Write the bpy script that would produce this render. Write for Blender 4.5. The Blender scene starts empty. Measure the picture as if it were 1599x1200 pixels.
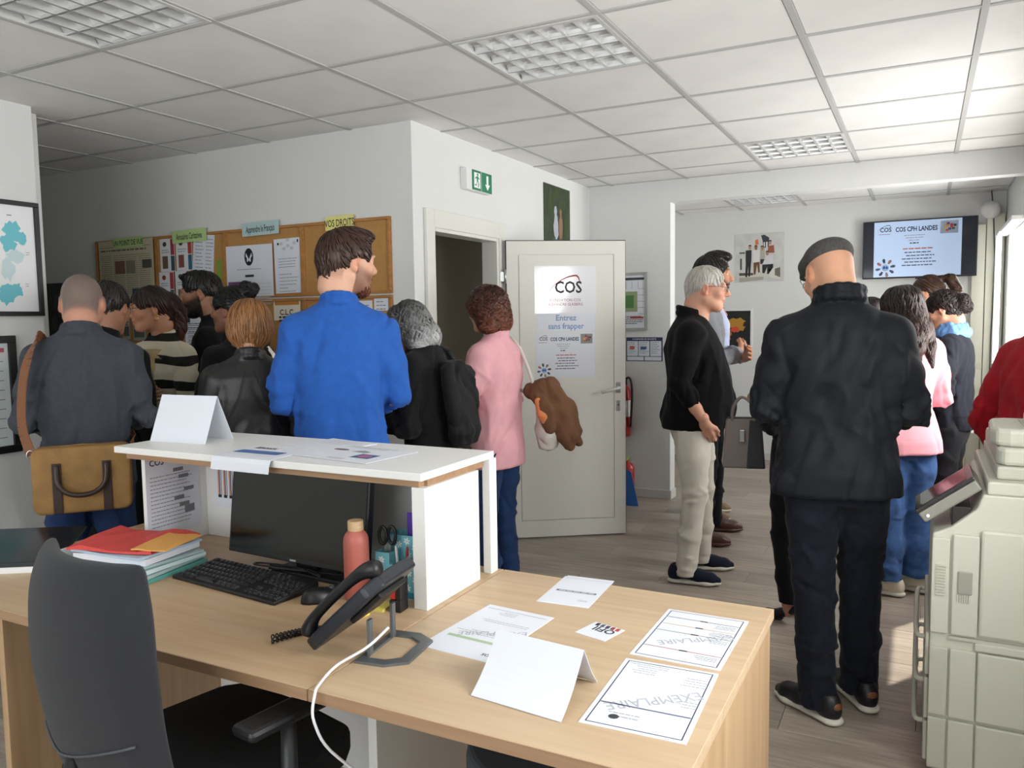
import bpy, bmesh, math, random, time
import numpy as np
from mathutils import Matrix, Vector, Euler
T0 = time.time()
S = bpy.context.scene
COL = S.collection
# ------------------------------------------------------------------ camera
CAM = np.array([4.03639, -2.69123, 1.441]); FPX = 1244.29
YAW, PIT, ROL = 0.477028, 0.0799296, -0.0144177
_f = np.array([-math.sin(YAW)*math.cos(PIT), math.cos(YAW)*math.cos(PIT), -math.sin(PIT)])
_r = np.array([math.cos(YAW), math.sin(YAW), 0.0]); _u = np.cross(_r, _f)
_r, _u = _r*math.cos(ROL)+_u*math.sin(ROL), -_r*math.sin(ROL)+_u*math.cos(ROL)
cd = bpy.data.cameras.new('camera'); cam = bpy.data.objects.new('camera', cd); COL.objects.link(cam)
M = Matrix.Identity(4)
for i in range(3):
    M[i][0], M[i][1], M[i][2], M[i][3] = _r[i], _u[i], -_f[i], CAM[i]
cam.matrix_world = M
cd.sensor_fit = 'HORIZONTAL'; cd.sensor_width = 36; cd.lens = FPX/1599*36; cd.clip_start = .05; cd.clip_end = 200
S.camera = cam
# ------------------------------------------------------------------ view, world, sun, daylight
S.view_settings.view_transform = 'Standard'; S.view_settings.look = 'None'
S.view_settings.gamma = 1; S.view_settings.use_curve_mapping = False; S.view_settings.exposure = 0.02
W = bpy.data.worlds.new('world'); S.world = W; W.use_nodes = True
bg = W.node_tree.nodes['Background']; bg.inputs[0].default_value = (.80, .90, 1.0, 1); bg.inputs[1].default_value = 2.0
def lamp(name, kind, loc, energy, color=(1,1,1), **k):
    l = bpy.data.lights.new(name, kind); l.energy = energy; l.color = color
    for a, b in k.items(): setattr(l, a, b)
    o = bpy.data.objects.new(name, l); COL.objects.link(o); o.location = loc
    return o
sun = lamp('sun_offscreen', 'SUN', (8, 2, 6), 9.0, (1.0, .94, .84), angle=math.radians(.6))
sun.rotation_euler = Vector((-1.0, -1.6, -2.26)).to_track_quat('-Z', 'Y').to_euler()
def area(name, loc, d, sx, sy, e, color=(1,1,1)):
    o = lamp(name, 'AREA', loc, e, color, shape='RECTANGLE', size=sx, size_y=sy)
    o.rotation_euler = Vector(d).to_track_quat('-Z', 'Z').to_euler(); return o
# sky light coming in by the windows (right wall: three windows; wall behind the viewer: shop front)
RW = 4.65           # right wall
WINS = [(-1.9, -.5), (0.95, 2.75), (3.55, 5.1)]
for (a, b), wn in zip(WINS, ('near', 'middle', 'far')):
    area('window_right_%s_offscreen' % wn, (RW+.32, (a+b)/2, 1.5), (-1, 0, 0), b-a, 1.15, 62*(b-a), (1.0, .985, .96))
area('window_behind_offscreen', (2.6, -4.75, 1.45), (0, 1, 0), 3.6, 1.9, 74, (1.0, .985, .96))
# ------------------------------------------------------------------ helpers
rnd = random.Random(7)
def ray(x, y): return _f + _r*(x-799.5)/FPX - _u*(y-600)/FPX
def onz(x, y, z): d = ray(x, y); return CAM + d*((z-CAM[2])/d[2])
def ony(x, y, Y): d = ray(x, y); return CAM + d*((Y-CAM[1])/d[1])
def onx(x, y, X): d = ray(x, y); return CAM + d*((X-CAM[0])/d[0])
def lin(c):
    if isinstance(c, str):
        c = c.lstrip('#'); c = [int(c[i:i+2], 16)/255 for i in (0, 2, 4)]
    return tuple((v/12.92 if v <= .04045 else ((v+.055)/1.055)**2.4) for v in c[:3])
MATS = {}
def mat(name, color, rough=.6, metal=0, noise=0, nscale=8, bump=0, bscale=200, stretch=(1,1,1), spec=.5, emit=0, sheen=0, coat=0, alpha=1, color2=None, detail=4, trans=0, island=0):
    if name in MATS: return MATS[name]
    m = bpy.data.materials.new(name); m.use_nodes = True; MATS[name] = m
    nt = m.node_tree; b = nt.nodes['Principled BSDF']; L = nt.links
    c = lin(color); b.inputs['Base Color'].default_value = (*c, 1)
    b.inputs['Roughness'].default_value = rough; b.inputs['Metallic'].default_value = metal
    b.inputs['Specular IOR Level'].default_value = spec
    if sheen: b.inputs['Sheen Weight'].default_value = sheen; b.inputs['Sheen Roughness'].default_value = .5
    if coat: b.inputs['Coat Weight'].default_value = coat; b.inputs['Coat Roughness'].default_value = .08
    if trans: b.inputs['Transmission Weight'].default_value = trans; b.inputs['IOR'].default_value = 1.3
    if alpha < 1: b.inputs['Alpha'].default_value = alpha
    if emit: b.inputs['Emission Color'].default_value = (*c, 1); b.inputs['Emission Strength'].default_value = emit
    if noise or bump:
        tc = nt.nodes.new('ShaderNodeTexCoord'); mp = nt.nodes.new('ShaderNodeMapping')
        mp.inputs['Scale'].default_value = stretch; L.new(tc.outputs['Object'], mp.inputs['Vector'])
    if noise:
        n = nt.nodes.new('ShaderNodeTexNoise'); n.inputs['Scale'].default_value = nscale; n.inputs['Detail'].default_value = detail
        L.new(mp.outputs[0], n.inputs['Vector'])
        mx = nt.nodes.new('ShaderNodeMix'); mx.data_type = 'RGBA'
        c2 = lin(color2) if color2 else tuple(v*(1-noise) for v in c)
        mr = nt.nodes.new('ShaderNodeMapRange'); mr.inputs[1].default_value = .3; mr.inputs[2].default_value = .7
        L.new(n.outputs['Fac'], mr.inputs[0]); L.new(mr.outputs[0], mx.inputs[0])
        mx.inputs[6].default_value = (*(min(1, v*(1+noise*.5)) for v in c), 1) if not color2 else (*c, 1)
        mx.inputs[7].default_value = (*c2, 1); out = mx.outputs[2]
        if island:
            oi = nt.nodes.new('ShaderNodeObjectInfo'); mr2 = nt.nodes.new('ShaderNodeMapRange')
            mr2.inputs[3].default_value = 1-island; mr2.inputs[4].default_value = 1+island*.4
            L.new(oi.outputs['Random'], mr2.inputs[0])
            m2 = nt.nodes.new('ShaderNodeMix'); m2.data_type = 'RGBA'; m2.blend_type = 'MULTIPLY'; m2.inputs[0].default_value = 1
            L.new(out, m2.inputs[6]); L.new(mr2.outputs[0], m2.inputs[7]); out = m2.outputs[2]
        L.new(out, b.inputs['Base Color'])
    if bump:
        n2 = nt.nodes.new('ShaderNodeTexNoise'); n2.inputs['Scale'].default_value = bscale; n2.inputs['Detail'].default_value = 3
        L.new(mp.outputs[0], n2.inputs['Vector'])
        bp = nt.nodes.new('ShaderNodeBump'); bp.inputs['Strength'].default_value = bump; bp.inputs['Distance'].default_value = .004
        L.new(n2.outputs['Fac'], bp.inputs['Height']); L.new(bp.outputs[0], b.inputs['Normal'])
    return m
def tag(o, label=None, cat=None, group=None, kind=None):
    if label: o['label'] = label
    if cat: o['category'] = cat
    if group: o['group'] = group
    if kind: o['kind'] = kind
    return o
def empty(name, loc=(0,0,0), rz=0, label=None, cat=None, group=None, parent=None):
    o = bpy.data.objects.new(name, None); COL.objects.link(o); o.location = loc; o.rotation_euler = (0, 0, rz)
    o.empty_display_size = .05
    if parent: o.parent = parent
    return tag(o, label, cat, group)
def frame(o, xd, nd):
    x = Vector(xd).normalized(); n = Vector(nd).normalized(); y = n.cross(x)
    m = Matrix.Identity(4)
    for i in range(3): m[i][0], m[i][1], m[i][2], m[i][3] = x[i], y[i], n[i], o[i]
    return m
class MB:
    def __init__(s): s.v = []; s.f = []
    def add(s, v, f, m=None):
        k = len(s.v)
        s.v += [tuple(m @ Vector(p)) for p in v] if m is not None else [tuple(p) for p in v]
        s.f += [tuple(i+k for i in q) for q in f]; return s
    def box(s, lo, hi, m=None):
        x0,y0,z0 = lo; x1,y1,z1 = hi
        return s.add([(x0,y0,z0),(x1,y0,z0),(x1,y1,z0),(x0,y1,z0),(x0,y0,z1),(x1,y0,z1),(x1,y1,z1),(x0,y1,z1)],
                     [(3,2,1,0),(4,5,6,7),(0,1,5,4),(1,2,6,5),(2,3,7,6),(3,0,4,7)], m)
    def cbox(s, c, sz, m=None):
        return s.box([c[i]-sz[i]/2 for i in range(3)], [c[i]+sz[i]/2 for i in range(3)], m)
    def quad(s, a, b, c, d): return s.add([a,b,c,d], [(0,1,2,3)])
    def rect(s, x, y, w, h, z=0): return s.add([(x,y,z),(x+w,y,z),(x+w,y+h,z),(x,y+h,z)], [(0,1,2,3)])
    def poly(s, pts, z=0): return s.add([(p[0],p[1],z) for p in pts], [tuple(range(len(pts)))])
    def ell(s, cx, cy, rx, ry, z=0, n=16): return s.poly([(cx+rx*math.cos(i*2*math.pi/n), cy+ry*math.sin(i*2*math.pi/n)) for i in range(n)], z)
    def prism(s, pts, z0, z1, m=None):
        n = len(pts)
        return s.add([(p[0],p[1],z0) for p in pts]+[(p[0],p[1],z1) for p in pts],
            [tuple(range(n-1,-1,-1)), tuple(range(n,2*n))]+[(i,(i+1)%n,n+(i+1)%n,n+i) for i in range(n)], m)
    def tube(s, pts, r, n=8, closed=False, cap=True):
        P = [Vector(p) for p in pts]; N = len(P); R = r if hasattr(r, '__len__') else [r]*N
        t0 = (P[1]-P[0]).normalized(); up = Vector((0,0,1)) if abs(t0.z) < .9 else Vector((1,0,0))
        a = t0.cross(up).normalized(); vs = []
        for i in range(N):
            t = ((P[(i+1)%N]-P[i-1]) if closed else (P[min(i+1,N-1)]-P[max(i-1,0)]))
            t = t.normalized() if t.length > 1e-9 else t0
            a = (a-t*a.dot(t)); a = a.normalized() if a.length > 1e-6 else t.orthogonal().normalized()
            b = t.cross(a)
            for k in range(n):
                q = 2*math.pi*k/n; vs.append(P[i]+(a*math.cos(q)+b*math.sin(q))*R[i])
        f = []
        for i in range(N if closed else N-1):
            j = (i+1)%N
            for k in range(n): f.append((i*n+k, i*n+(k+1)%n, j*n+(k+1)%n, j*n+k))
        if cap and not closed: f += [tuple(range(n-1,-1,-1)), tuple((N-1)*n+k for k in range(n))]
        return s.add(vs, f)
    def lathe(s, prof, n=24, m=None):
        vs = []; f = []; N = len(prof)
        for r, z in prof:
            for k in range(n): q = 2*math.pi*k/n; vs.append((r*math.cos(q), r*math.sin(q), z))
        for i in range(N-1):
            for k in range(n): f.append((i*n+k, i*n+(k+1)%n, (i+1)*n+(k+1)%n, (i+1)*n+k))
        f += [tuple(range(n-1,-1,-1)), tuple((N-1)*n+k for k in range(n))]
        return s.add(vs, f, m)
    def cyl(s, a, b, r, n=16): return s.tube([a, b], r, n)
    def mesh(s, name, bevel=0, seg=2, smooth=False):
        me = bpy.data.meshes.new(name); me.from_pydata(s.v, [], s.f); me.update()
        if bevel:
            bm = bmesh.new(); bm.from_mesh(me)
            ed = [e for e in bm.edges if len(e.link_faces) == 2 and e.calc_face_angle(0) > .5]
            bmesh.ops.bevel(bm, geom=ed, offset=bevel, segments=seg, affect='EDGES', profile=.5, clamp_overlap=True)
            bm.to_mesh(me); bm.free()
        if smooth:
            me.polygons.foreach_set('use_smooth', [True]*len(me.polygons))
        return me
    def build(s, name, m, parent=None, bevel=0, seg=2, smooth=False, loc=None, mw=None):
        me = s.mesh(name, bevel, seg, smooth); return obj(name, me, m, parent, loc, mw)
def obj(name, me, m, parent=None, loc=None, mw=None):
    if m is not None:
        me.materials.clear(); me.materials.append(m)
    o = bpy.data.objects.new(name, me); COL.objects.link(o)
    if parent: o.parent = parent
    if loc is not None: o.location = loc
    if mw is not None: o.matrix_local = mw
    return o
def struct(name, mb, m, parent=None, bevel=0):
    o = mb.build(name, m, parent, bevel)
    if not parent: o['kind'] = 'structure'
    return o
def smooth_angle(o, a=.6):
    me = o.data; me.polygons.foreach_set('use_smooth', [True]*len(me.polygons))
    bm = bmesh.new(); bm.from_mesh(me)
    for e in bm.edges:
        if len(e.link_faces) == 2 and e.calc_face_angle(0) > a: e.smooth = False
    bm.to_mesh(me); bm.free(); return o
def text(s, size, m, parent, loc=(0,0,.0012), bold=0, align='LEFT', sx=1, name='lettering', rot=0, shear=0):
    cu = bpy.data.curves.new('t', 'FONT'); cu.body = s; cu.size = size; cu.align_x = align; cu.offset = bold*size; cu.resolution_u = 2; cu.shear = shear
    t = bpy.data.objects.new('t', cu); COL.objects.link(t)
    dg = bpy.context.evaluated_depsgraph_get(); dg.update()
    me = bpy.data.meshes.new_from_object(t.evaluated_get(dg)); bpy.data.objects.remove(t); bpy.data.curves.remove(cu)
    me.name = name
    if not len(me.vertices): return None
    o = obj(name, me, m, parent); o.location = loc; o.scale = (sx, 1, 1); o.rotation_euler = (0, 0, rot); return o
def lines(mb, x, y, w, n, dy, h, seed=0, ragged=.25, z=.0012, center=False):
    """n rows of small word-sized dashes standing for print too small to read"""
    r = random.Random(seed)
    for i in range(n):
        ww = w*(1-ragged*r.random()); cx = x+(w-ww)/2 if center else x; e = cx+ww
        while cx < e-h:
            l = min(e-cx, h*r.uniform(1.2, 5)); mb.rect(cx, y-i*dy, l, h, z); cx += l+h*.7
def sheet(name, label, cat, mw, w, h, m, group=None, th=.001, parent=None):
    o = MB().box((-w/2, -h/2, 0), (w/2, h/2, th)).build(name, m)
    o.matrix_world = mw
    if parent: o.parent = parent
    return tag(o, label, cat, group)
WHITE = mat('white_paint', '#e4e4e0', .75, bump=.25, bscale=140)
PAPER = mat('paper', '#dde1ea', .7)
INK = mat('ink', '#23252b', .7); GREY_INK = mat('grey_ink', '#8d9096', .7); LGREY = mat('light_grey_ink', '#c3c6cc', .7)
BLACKP = mat('black_plastic', '#17181a', .42); DGREY = mat('dark_grey', '#3a3c40', .5)
CHROME = mat('chrome', '#c8c8c8', .22, 1); ALU = mat('aluminium', '#b9bbbb', .35, .9)
def ink(c): return mat('ink_'+c.strip('#'), c, .7)
# ------------------------------------------------------------------ room
CEIL = 2.5; XL = -2.4; YB = -4.4; YF = 5.53; DW = 1.6; BW = .9; PY = 3.44
# floor: laminate planks over a dark screed
fl = struct('floor', MB().box((XL, YB, -.06), (RW+.02, YF+.02, -.010)), mat('screed', '#4d4a46', .9))
PLK = mat('grey_oak_plank', '#b0a597', .36, noise=.5, nscale=5, stretch=(.7, 9, 1), color2='#8f8375', bump=.10, bscale=60, island=.2, detail=7, spec=.4)
PLW, PLL = .192, 1.285
pm = MB().box((0, 0, -.012), (PLL-.0012, PLW-.0012, 0)).mesh('plank', bevel=.0012, seg=1); pm.materials.append(PLK)
y = -2.0; row = 0
while y < YF:
    x = XL + (row*.43) % PLL - PLL
    while x < RW:
        x0 = max(x, XL); x1 = min(x+PLL, RW)
        if x1-x0 > .03 and not (x1 < .15 and (y < -.6 or y > 1)) and not (x1 < 1.6 and y > 2.3) and x1 > -1.3:
            o = bpy.data.objects.new('plank', pm); COL.objects.link(o); o.parent = fl
            o.location = (x0, y, 0); o.scale = ((x1-x0)/PLL, min(PLW, YF-y)/PLW, 1)
        x += PLL
    y += PLW; row += 1
struct('floor_underside', MB().box((XL, YB, -.012), (RW, -2.0, 0)), PLK, fl)
# ceiling: mineral tiles in a white T grid
TILE = mat('ceiling_tile', '#e8e7e3', .9, noise=.06, nscale=3, bump=.12, bscale=500)
TBAR = mat('tee_bar', '#b9b9b6', .55)
ce = struct('ceiling', MB().box((XL, YB, CEIL+.03), (RW+.02, YF+.02, CEIL+.1)), mat('plenum', '#cccccc', .9))
tm = MB().box((.012, .012, 0), (.588, .588, .012)).mesh('ceiling_tile', bevel=.004, seg=1); tm.materials.append(TILE)
FIX = [(1.2, -1.2), (2.4, 0.0), (3.0, 2.4), (2.4, 4.6)]
def tile(x, y):
    if any(abs(x-a) < .02 and abs(y-b) < .02 for a, b in FIX): return
    if x > RW-.02 or x+.6 < XL: return
    o = bpy.data.objects.new('ceiling_tile', tm); COL.objects.link(o); o.parent = ce
    o.location = (x, y, CEIL+.003); o.scale = (min(1, (RW-x)/.6), 1, 1)
rows1 = [i*.6 for i in range(-7, 6)]; rows2 = [4.0, 4.6, 5.2]
for y in rows1+rows2:
    for j in range(-4, 8):
        x = j*.6
        if (x < 0 and (y < -.7 or y > .7)) or (x < 1.1 and y > .7): continue
        tile(x, y)
g = MB()
for y in rows1+[3.4, 3.7]+rows2: g.box((XL, y-.012, CEIL), (RW, y+.012, CEIL+.008))
bars = g.build('cross_tee', TBAR, ce)
for j in range(-4, 9):
    MB().box((j*.6-.012, YB, CEIL-.0015), (j*.6+.012, YF, CEIL+.008)).build('main_tee', TBAR, ce)
# walls
WALLM = mat('wall_paint', '#dcdddb', .8, bump=.35, bscale=90)
def wall_holes(name, axis, pos, th, a0, a1, holes, m=WALLM, z1=CEIL+.02):
    """vertical wall slab with rectangular openings (a_lo, a_hi, z_lo, z_hi)"""
    mb = MB(); cuts = sorted({a0, a1, *[h[0] for h in holes], *[h[1] for h in holes]})
    for p, q in zip(cuts, cuts[1:]):
        zs = [(0, z1)]
        for h in holes:
            if p >= h[0]-1e-6 and q <= h[1]+1e-6: zs = [(0, h[2]), (h[3], z1)]
        for u, v in zs:
            if v-u < 1e-4: continue
            if axis == 'x': mb.box((pos, p, u), (pos+th, q, v))
            else: mb.box((p, pos, u), (q, pos+th, v))
    me = mb.mesh(name); bm = bmesh.new(); bm.from_mesh(me); bmesh.ops.remove_doubles(bm, verts=bm.verts, dist=1e-5)
    bm.to_mesh(me); bm.free()
    o = obj(name, me, m); o['kind'] = 'structure'; return o
DOP = (1.10, 1.82)                                       # door opening in the door wall (y range)
wall_holes('wall_board', 'y', BW, .1, XL, DW, [])
wall_holes('wall_door', 'x', DW-.1, .1, BW+.1, YF, [(DOP[0]-.03, DOP[1]+.03, 0, 1.965)])
wall_holes('wall_pillar', 'y', PY, .13, DW, 2.27, [])
wall_holes('wall_far', 'y', YF, .1, DW, RW+.3, [])
wall_holes('wall_left', 'x', .06, .12, YB, -.245, [])
wall_holes('wall_passage', 'y', -.245, .1, XL, .06, [])
wall_holes('wall_passage_end', 'x', XL-.1, .1, -.3, BW+.1, [])
wall_holes('wall_right', 'x', RW, .22, YB, YF, [(a, b, .95, 2.08) for a, b in WINS])
wall_holes('wall_behind', 'y', YB-.2, .2, 0, RW+.22, [(.8, 4.4, .5, 2.4)])
struct('trim_1', MB().box((2.27, PY, 2.335), (RW, PY+.13, CEIL+.01)), WALLM)              # beam over the wide opening
# corridor behind the door
CORRM = mat('corridor_paint', '#d0c9b8', .85)  # even light beige, the corridor walls' own colour
wall_holes('wall_corridor', 'x', .05, .08, BW+.1, 2.6, [], CORRM, 2.5)
wall_holes('wall_corridor_end', 'y', 2.6, .08, .05, DW-.1, [], CORRM, 2.5)
BASE = mat('baseboard', '#cfcfca', .6)
def base(name, lo, hi): struct(name, MB().box(lo, hi), BASE, bevel=.002)
base('baseboard_pillar', (DW, PY-.012, 0), (2.282, PY, .07)); base('baseboard_pillar_end', (2.27, PY, 0), (2.282, PY+.13, .07))
base('baseboard_far', (DW+.012, YF-.012, 0), (RW, YF, .07)); base('baseboard_door', (DW, 1.95, 0), (DW+.012, PY-.012, .07))
base('baseboard_door_near', (DW, BW, 0), (DW+.012, 1.0, .07)); base('baseboard_board', (-1.3, BW-.012, 0), (DW, BW, .07))
base('baseboard_right', (RW-.012, .7, 0), (RW, YF-.012, .07))
# windows in the right wall
PVC = mat('white_pvc', '#e9e9e4', .35); GLASS = mat('glass', '#e8f0f0', .02, alpha=.12, spec=.6)
for n, (a, b) in enumerate(WINS):
    w = MB(); x0, x1 = RW+.08, RW+.14; t = .055
    w.box((x0, a, .95), (x1, b, .95+t)).box((x0, a, 2.08-t), (x1, b, 2.08)).box((x0, a, .95+t), (x1, a+t, 2.08-t)).box((x0, b-t, .95+t), (x1, b, 2.08-t))
    w.box((x0, (a+b)/2-.045, .95+t), (x1, (a+b)/2+.045, 2.08-t))
    wo = struct('window_%d' % (n+1), w, PVC, bevel=.004)
    for p, q in ((a+t, (a+b)/2-.045), ((a+b)/2+.045, b-t)):
        MB().box((x0+.025, p, .95+t), (x0+.031, q, 2.08-t)).build('pane', GLASS, wo)
        MB().box((x0-.012, p-.02, 1.45), (x0, p+.0, 1.57)).build('window_handle', ALU, wo, bevel=.003)
    MB().box((RW-.03, a-.02, .925), (RW+.08, b+.02, .95)).build('window_sill', PVC, wo, bevel=.004)
w = MB(); a, b = .8, 4.4; t = .06; Y0, Y1 = YB-.13, YB-.07
w.box((a, Y0, .5), (b, Y1, .5+t)).box((a, Y0, 2.4-t), (b, Y1, 2.4))
for k in range(5): x = a+(b-a-t)*k/4; w.box((x, Y0, .5+t), (x+t, Y1, 2.4-t))
wo = struct('window_4', w, PVC)
for k in range(4): x = a+(b-a-t)*k/4+t; MB().box((x, Y0+.03, .5+t), (x+(b-a-t)/4-t, Y0+.036, 2.4-t)).build('pane', GLASS, wo)
# roller shutter box over the far window and white blind half drawn at its far side
a, b = WINS[2]
t = empty('window_blind', (RW-.06, b-.16, 0), 0, 'white vertical fabric blind bunched beside the far window', 'blind')
VBL = mat('blind_fabric', '#f3f3ee', .8)
MB().box((-.03, -1.05, 2.085), (.05, .28, 2.12)).build('rail', PVC, t, bevel=.005)
for k in range(5):
    MB().prism([(-.045+.008*(k % 2), -.2+k*.085), (-.04+.02, -.2+k*.085+.09), (-.036+.02, -.2+k*.085+.09), (-.041+.008*(k % 2), -.2+k*.085)], 1.02, 2.085).build('slat', VBL, t)
# pipe duct, cable and conduit in the far right corner
t = empty('wall_duct', (4.5, YF, 0), 0, 'cream vertical service duct in the corner beside the screen', 'duct')
MB().box((-.10, -.05, .07), (.0, 0, 2.22)).build('panel', mat('cream_pvc', '#dcdbcb', .5), t, bevel=.004)
MB().box((.005, -.07, .07), (.14, 0, 2.3)).build('panel', mat('cream_pvc', '#dcdbcb', .5), t, bevel=.004)
MB().box((-.1, -.056, .95), (0, -.05, 1.0)).build('clip', mat('cream_pvc2', '#d2d1bd', .5), t)
MB().tube([(.03, -.085, 2.5), (.05, -.09, 2.3), (.07, -.09, 1.9), (.06, -.09, 1.2), (.06, -.09, .2)], .005, 6).build('cable', DGREY, t, smooth=True)
# ------------------------------------------------------------------ ceiling luminaires (switched off)
LOUV = mat('louvre_aluminium', '#e6e7e6', .28, .55); LDARK = mat('lamp_housing', '#d0d0cc', .5)
TUBE = mat('fluorescent_tube', '#f4f4f0', .4)
def luminaire(x, y, lab):
    t = empty('ceiling_light', (x, y, CEIL), 0, lab, 'ceiling light', 'louvred ceiling lights')
    MB().box((.01, .01, .075), (.59, .59, .085)).build('housing', LDARK, t)
    f = MB()
    for lo, hi in (((.004,.004,-.004),(.596,.022,.01)), ((.004,.578,-.004),(.596,.596,.01)), ((.004,.022,-.004),(.022,.578,.01)), ((.578,.022,-.004),(.596,.578,.01))): f.box(lo, hi)
    f.box((.012,.012,.01),(.016,.588,.08)).box((.584,.012,.01),(.588,.588,.08)).box((.012,.012,.01),(.588,.016,.08)).box((.012,.584,.01),(.588,.588,.08))
    f.build('frame', mat('fixture_frame', '#c9c9c6', .45), t)
    for r in range(4):
        y0 = .022+r*.139
        # parabolic side reflectors of each lamp trough
        p = MB()
        for sgn, yy in ((1, y0+.002), (-1, y0+.137)):
            prev = None
            for k in range(7):
                u = k/6; q = (yy+sgn*(.004+.05*u**2), .000+.062*u)
                if prev: p.quad((.022, prev[0], prev[1]), (.578, prev[0], prev[1]), (.578, q[0], q[1]), (.022, q[0], q[1]))
                prev = q
        p.build('reflector', LOUV, t, smooth=True)
        MB().tube([(.03, y0+.07, .055), (.57, y0+.07, .055)], .012, 10).build('lamp_tube', TUBE, t, smooth=True)
        for k in range(1, 7):
            xx = .022+.556*k/7
            p = MB().prism([(xx-.006, y0+.004), (xx+.006, y0+.004), (xx+.006, y0+.135), (xx-.006, y0+.135)], 0, .003)
            p.box((xx-.0015, y0+.006, .003), (xx+.0015, y0+.133, .045)); p.build('louvre_blade', LOUV, t)
for (x, y), lab in zip(FIX, ['square louvred ceiling light above the reception desk with dark louvres', 'square louvred ceiling light in front of the exit sign', 'louvred ceiling light next to the ceiling beam', 'louvred ceiling light beyond the beam near the group photo']):
    luminaire(x, y, lab)
# globe lamp on the far wall
t = empty('globe_lamp', (4.525, 5.40, 2.33), 0, 'white frosted globe wall lamp in the corner above the screen', 'lamp')
prof = [(.002, -.074)]+[(.076*math.sin(math.pi*k/14), -.076*math.cos(math.pi*k/14)) for k in range(1, 14)]+[(.002, .074)]
MB().lathe(prof, 24).build('globe', mat('frosted_glass', '#e8e8e4', .35), t, smooth=True)
MB().tube([(0, .06, .02), (0, .12, .02)], .035, 14).build('wall_mount', DGREY, t, smooth=True)
# ------------------------------------------------------------------ door
DOORM = mat('door_lacquer', '#deddd6', .45); FRM = mat('frame_lacquer', '#dcdcd5', .5)
fr = MB()
y0, y1 = DOP; zt = 1.94
for lo, hi in (((DW-.1, y0-.03, 0), (DW+.012, y0, zt+.03)), ((DW-.1, y1, 0), (DW+.012, y1+.03, zt+.03)), ((DW-.1, y0, zt), (DW+.012, y1, zt+.03)),
               ((DW, y0-.10, 0), (DW+.022, y0-.02, zt+.12)), ((DW, y1+.02, 0), (DW+.022, y1+.11, zt+.12)), ((DW, y0-.02, zt+.02), (DW+.022, y1+.02, zt+.12))): fr.box(lo, hi)
struct('trim_2', fr, FRM, bevel=.004)
hx, hy = DW+.035, y1+.055
ang = math.atan2(2.313-hy, 2.278-hx); LW = math.hypot(2.313-hy, 2.278-hx)+.01
dr = empty('door_1', (hx, hy, 0), ang); dr['kind'] = 'structure'
DH = 1.945
MB().box((.01, -.012, .012), (LW, .02, DH)).build('door_leaf', DOORM, dr, bevel=.003)
gk = MB()      # dark sealing rim on the edges
gk.box((.004, -.012, .012), (.012, .022, DH)).box((.004, -.012, DH), (LW+.004, .022, DH+.006)).box((LW, -.012, .012), (LW+.005, .022, DH))
gk.build('seal', BLACKP, dr)
# frame and inner panel stand proud of the core, with a real open joint between them
px0, px1, pz0, pz1, jt = .085, LW-.075, .12, DH-.085, .005
pn = MB().box((.01, -.0205, .012), (px0, -.011, DH)).box((px1, -.0205, .012), (LW, -.011, DH)).box((px0, -.0205, .012), (px1, -.011, pz0)).box((px0, -.0205, pz1), (px1, -.011, DH))
pn.build('door_frame', DOORM, dr)
MB().box((px0+jt, -.0205, pz0+jt), (px1-jt, -.011, pz1-jt)).build('door_panel', DOORM, dr, bevel=.001)
h = MB()
h.tube([(LW-.05, -.02, .99), (LW-.05, -.06, .99), (LW-.06, -.066, .988), (LW-.17, -.066, .962)], .0095, 10)
h.build('handle', mat('white_handle', '#d7d7d2', .3), dr, smooth=True)
MB().prism([(LW-.066, .955), (LW-.034, .955), (LW-.034, 1.025), (LW-.066, 1.025)], -.0, .004, Matrix(((1,0,0,0),(0,0,-1,-.02),(0,1,0,0),(0,0,0,1)))).build('escutcheon', ALU, dr, bevel=.002)
k = MB().box((LW-.062, -.025, .835), (LW-.038, -.02, .905)); k.build('lock_plate', ALU, dr, bevel=.004)
MB().cyl((LW-.05, -.026, .875), (LW-.05, -.024, .875), .005, 10).build('keyhole_shade', INK, dr)  # solid dark disc: the shade inside the lock hole put into its colour
for z in (1.72, .25):
    MB().cyl((0, -.02, z-.045), (0, -.02, z+.045), .009, 10).build('hinge', ALU, dr, smooth=True)
    MB().box((-.03, -.02, z-.03), (.03, -.014, z+.03)).build('hinge_plate', ALU, dr)
# ------------------------------------------------------------------ reception desks
DZ = .715
def wood(name, c1, c2, st, rough=.45):
    return mat(name, c1, rough, noise=.3, nscale=3.2, stretch=st, color2=c2, bump=.05, bscale=120, detail=6)
BEECH = wood('beech_top', '#c6ab8a', '#b89a76', (.8, 14, 8)); BEECH2 = wood('beech_top_second', '#cab292', '#bda283', (.8, 14, 8))
BEECHE = wood('beech_edge', '#ad8c6c', '#9b7a5c', (.8, 10, 20)); BEECHV = wood('beech_panel', '#c0a27e', '#ad8c69', (9, 9, .6))
WLAM = mat('white_laminate', '#e9e9e6', .45)
def desk(x0, x1, m, lab, panels):
    t = empty('desk', ((x0+x1)/2, -1.1, 0), 0, lab, 'desk'); c = (x0+x1)/2
    MB().box((x0-c, -.42, DZ-.026), (x1-c, .42, DZ)).build('desktop', m, t, bevel=.0015)
    MB().box((x0-c, -.4215, DZ-.025), (x1-c, -.4195, DZ-.001)).build('edge_band', BEECHE, t)
    for p, q, mm in panels: MB().box(*[tuple(v[i]-(c if i == 0 else -1.1 if i == 1 else 0) for i in range(3)) for v in (p, q)]).build('panel', mm, t, bevel=.0015)
    return t
desk(1.50, 2.962, BEECH, 'long beech office desk carrying the monitor and keyboard', [
    ((1.86, -1.49, 0), (1.885, -.70, DZ-.026), BEECHV), ((1.885, -.775, .02), (2.936, -.757, DZ-.026), WLAM), ((2.936, -1.3, 0), (2.96, -.70, DZ-.026), WLAM)])
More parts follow.
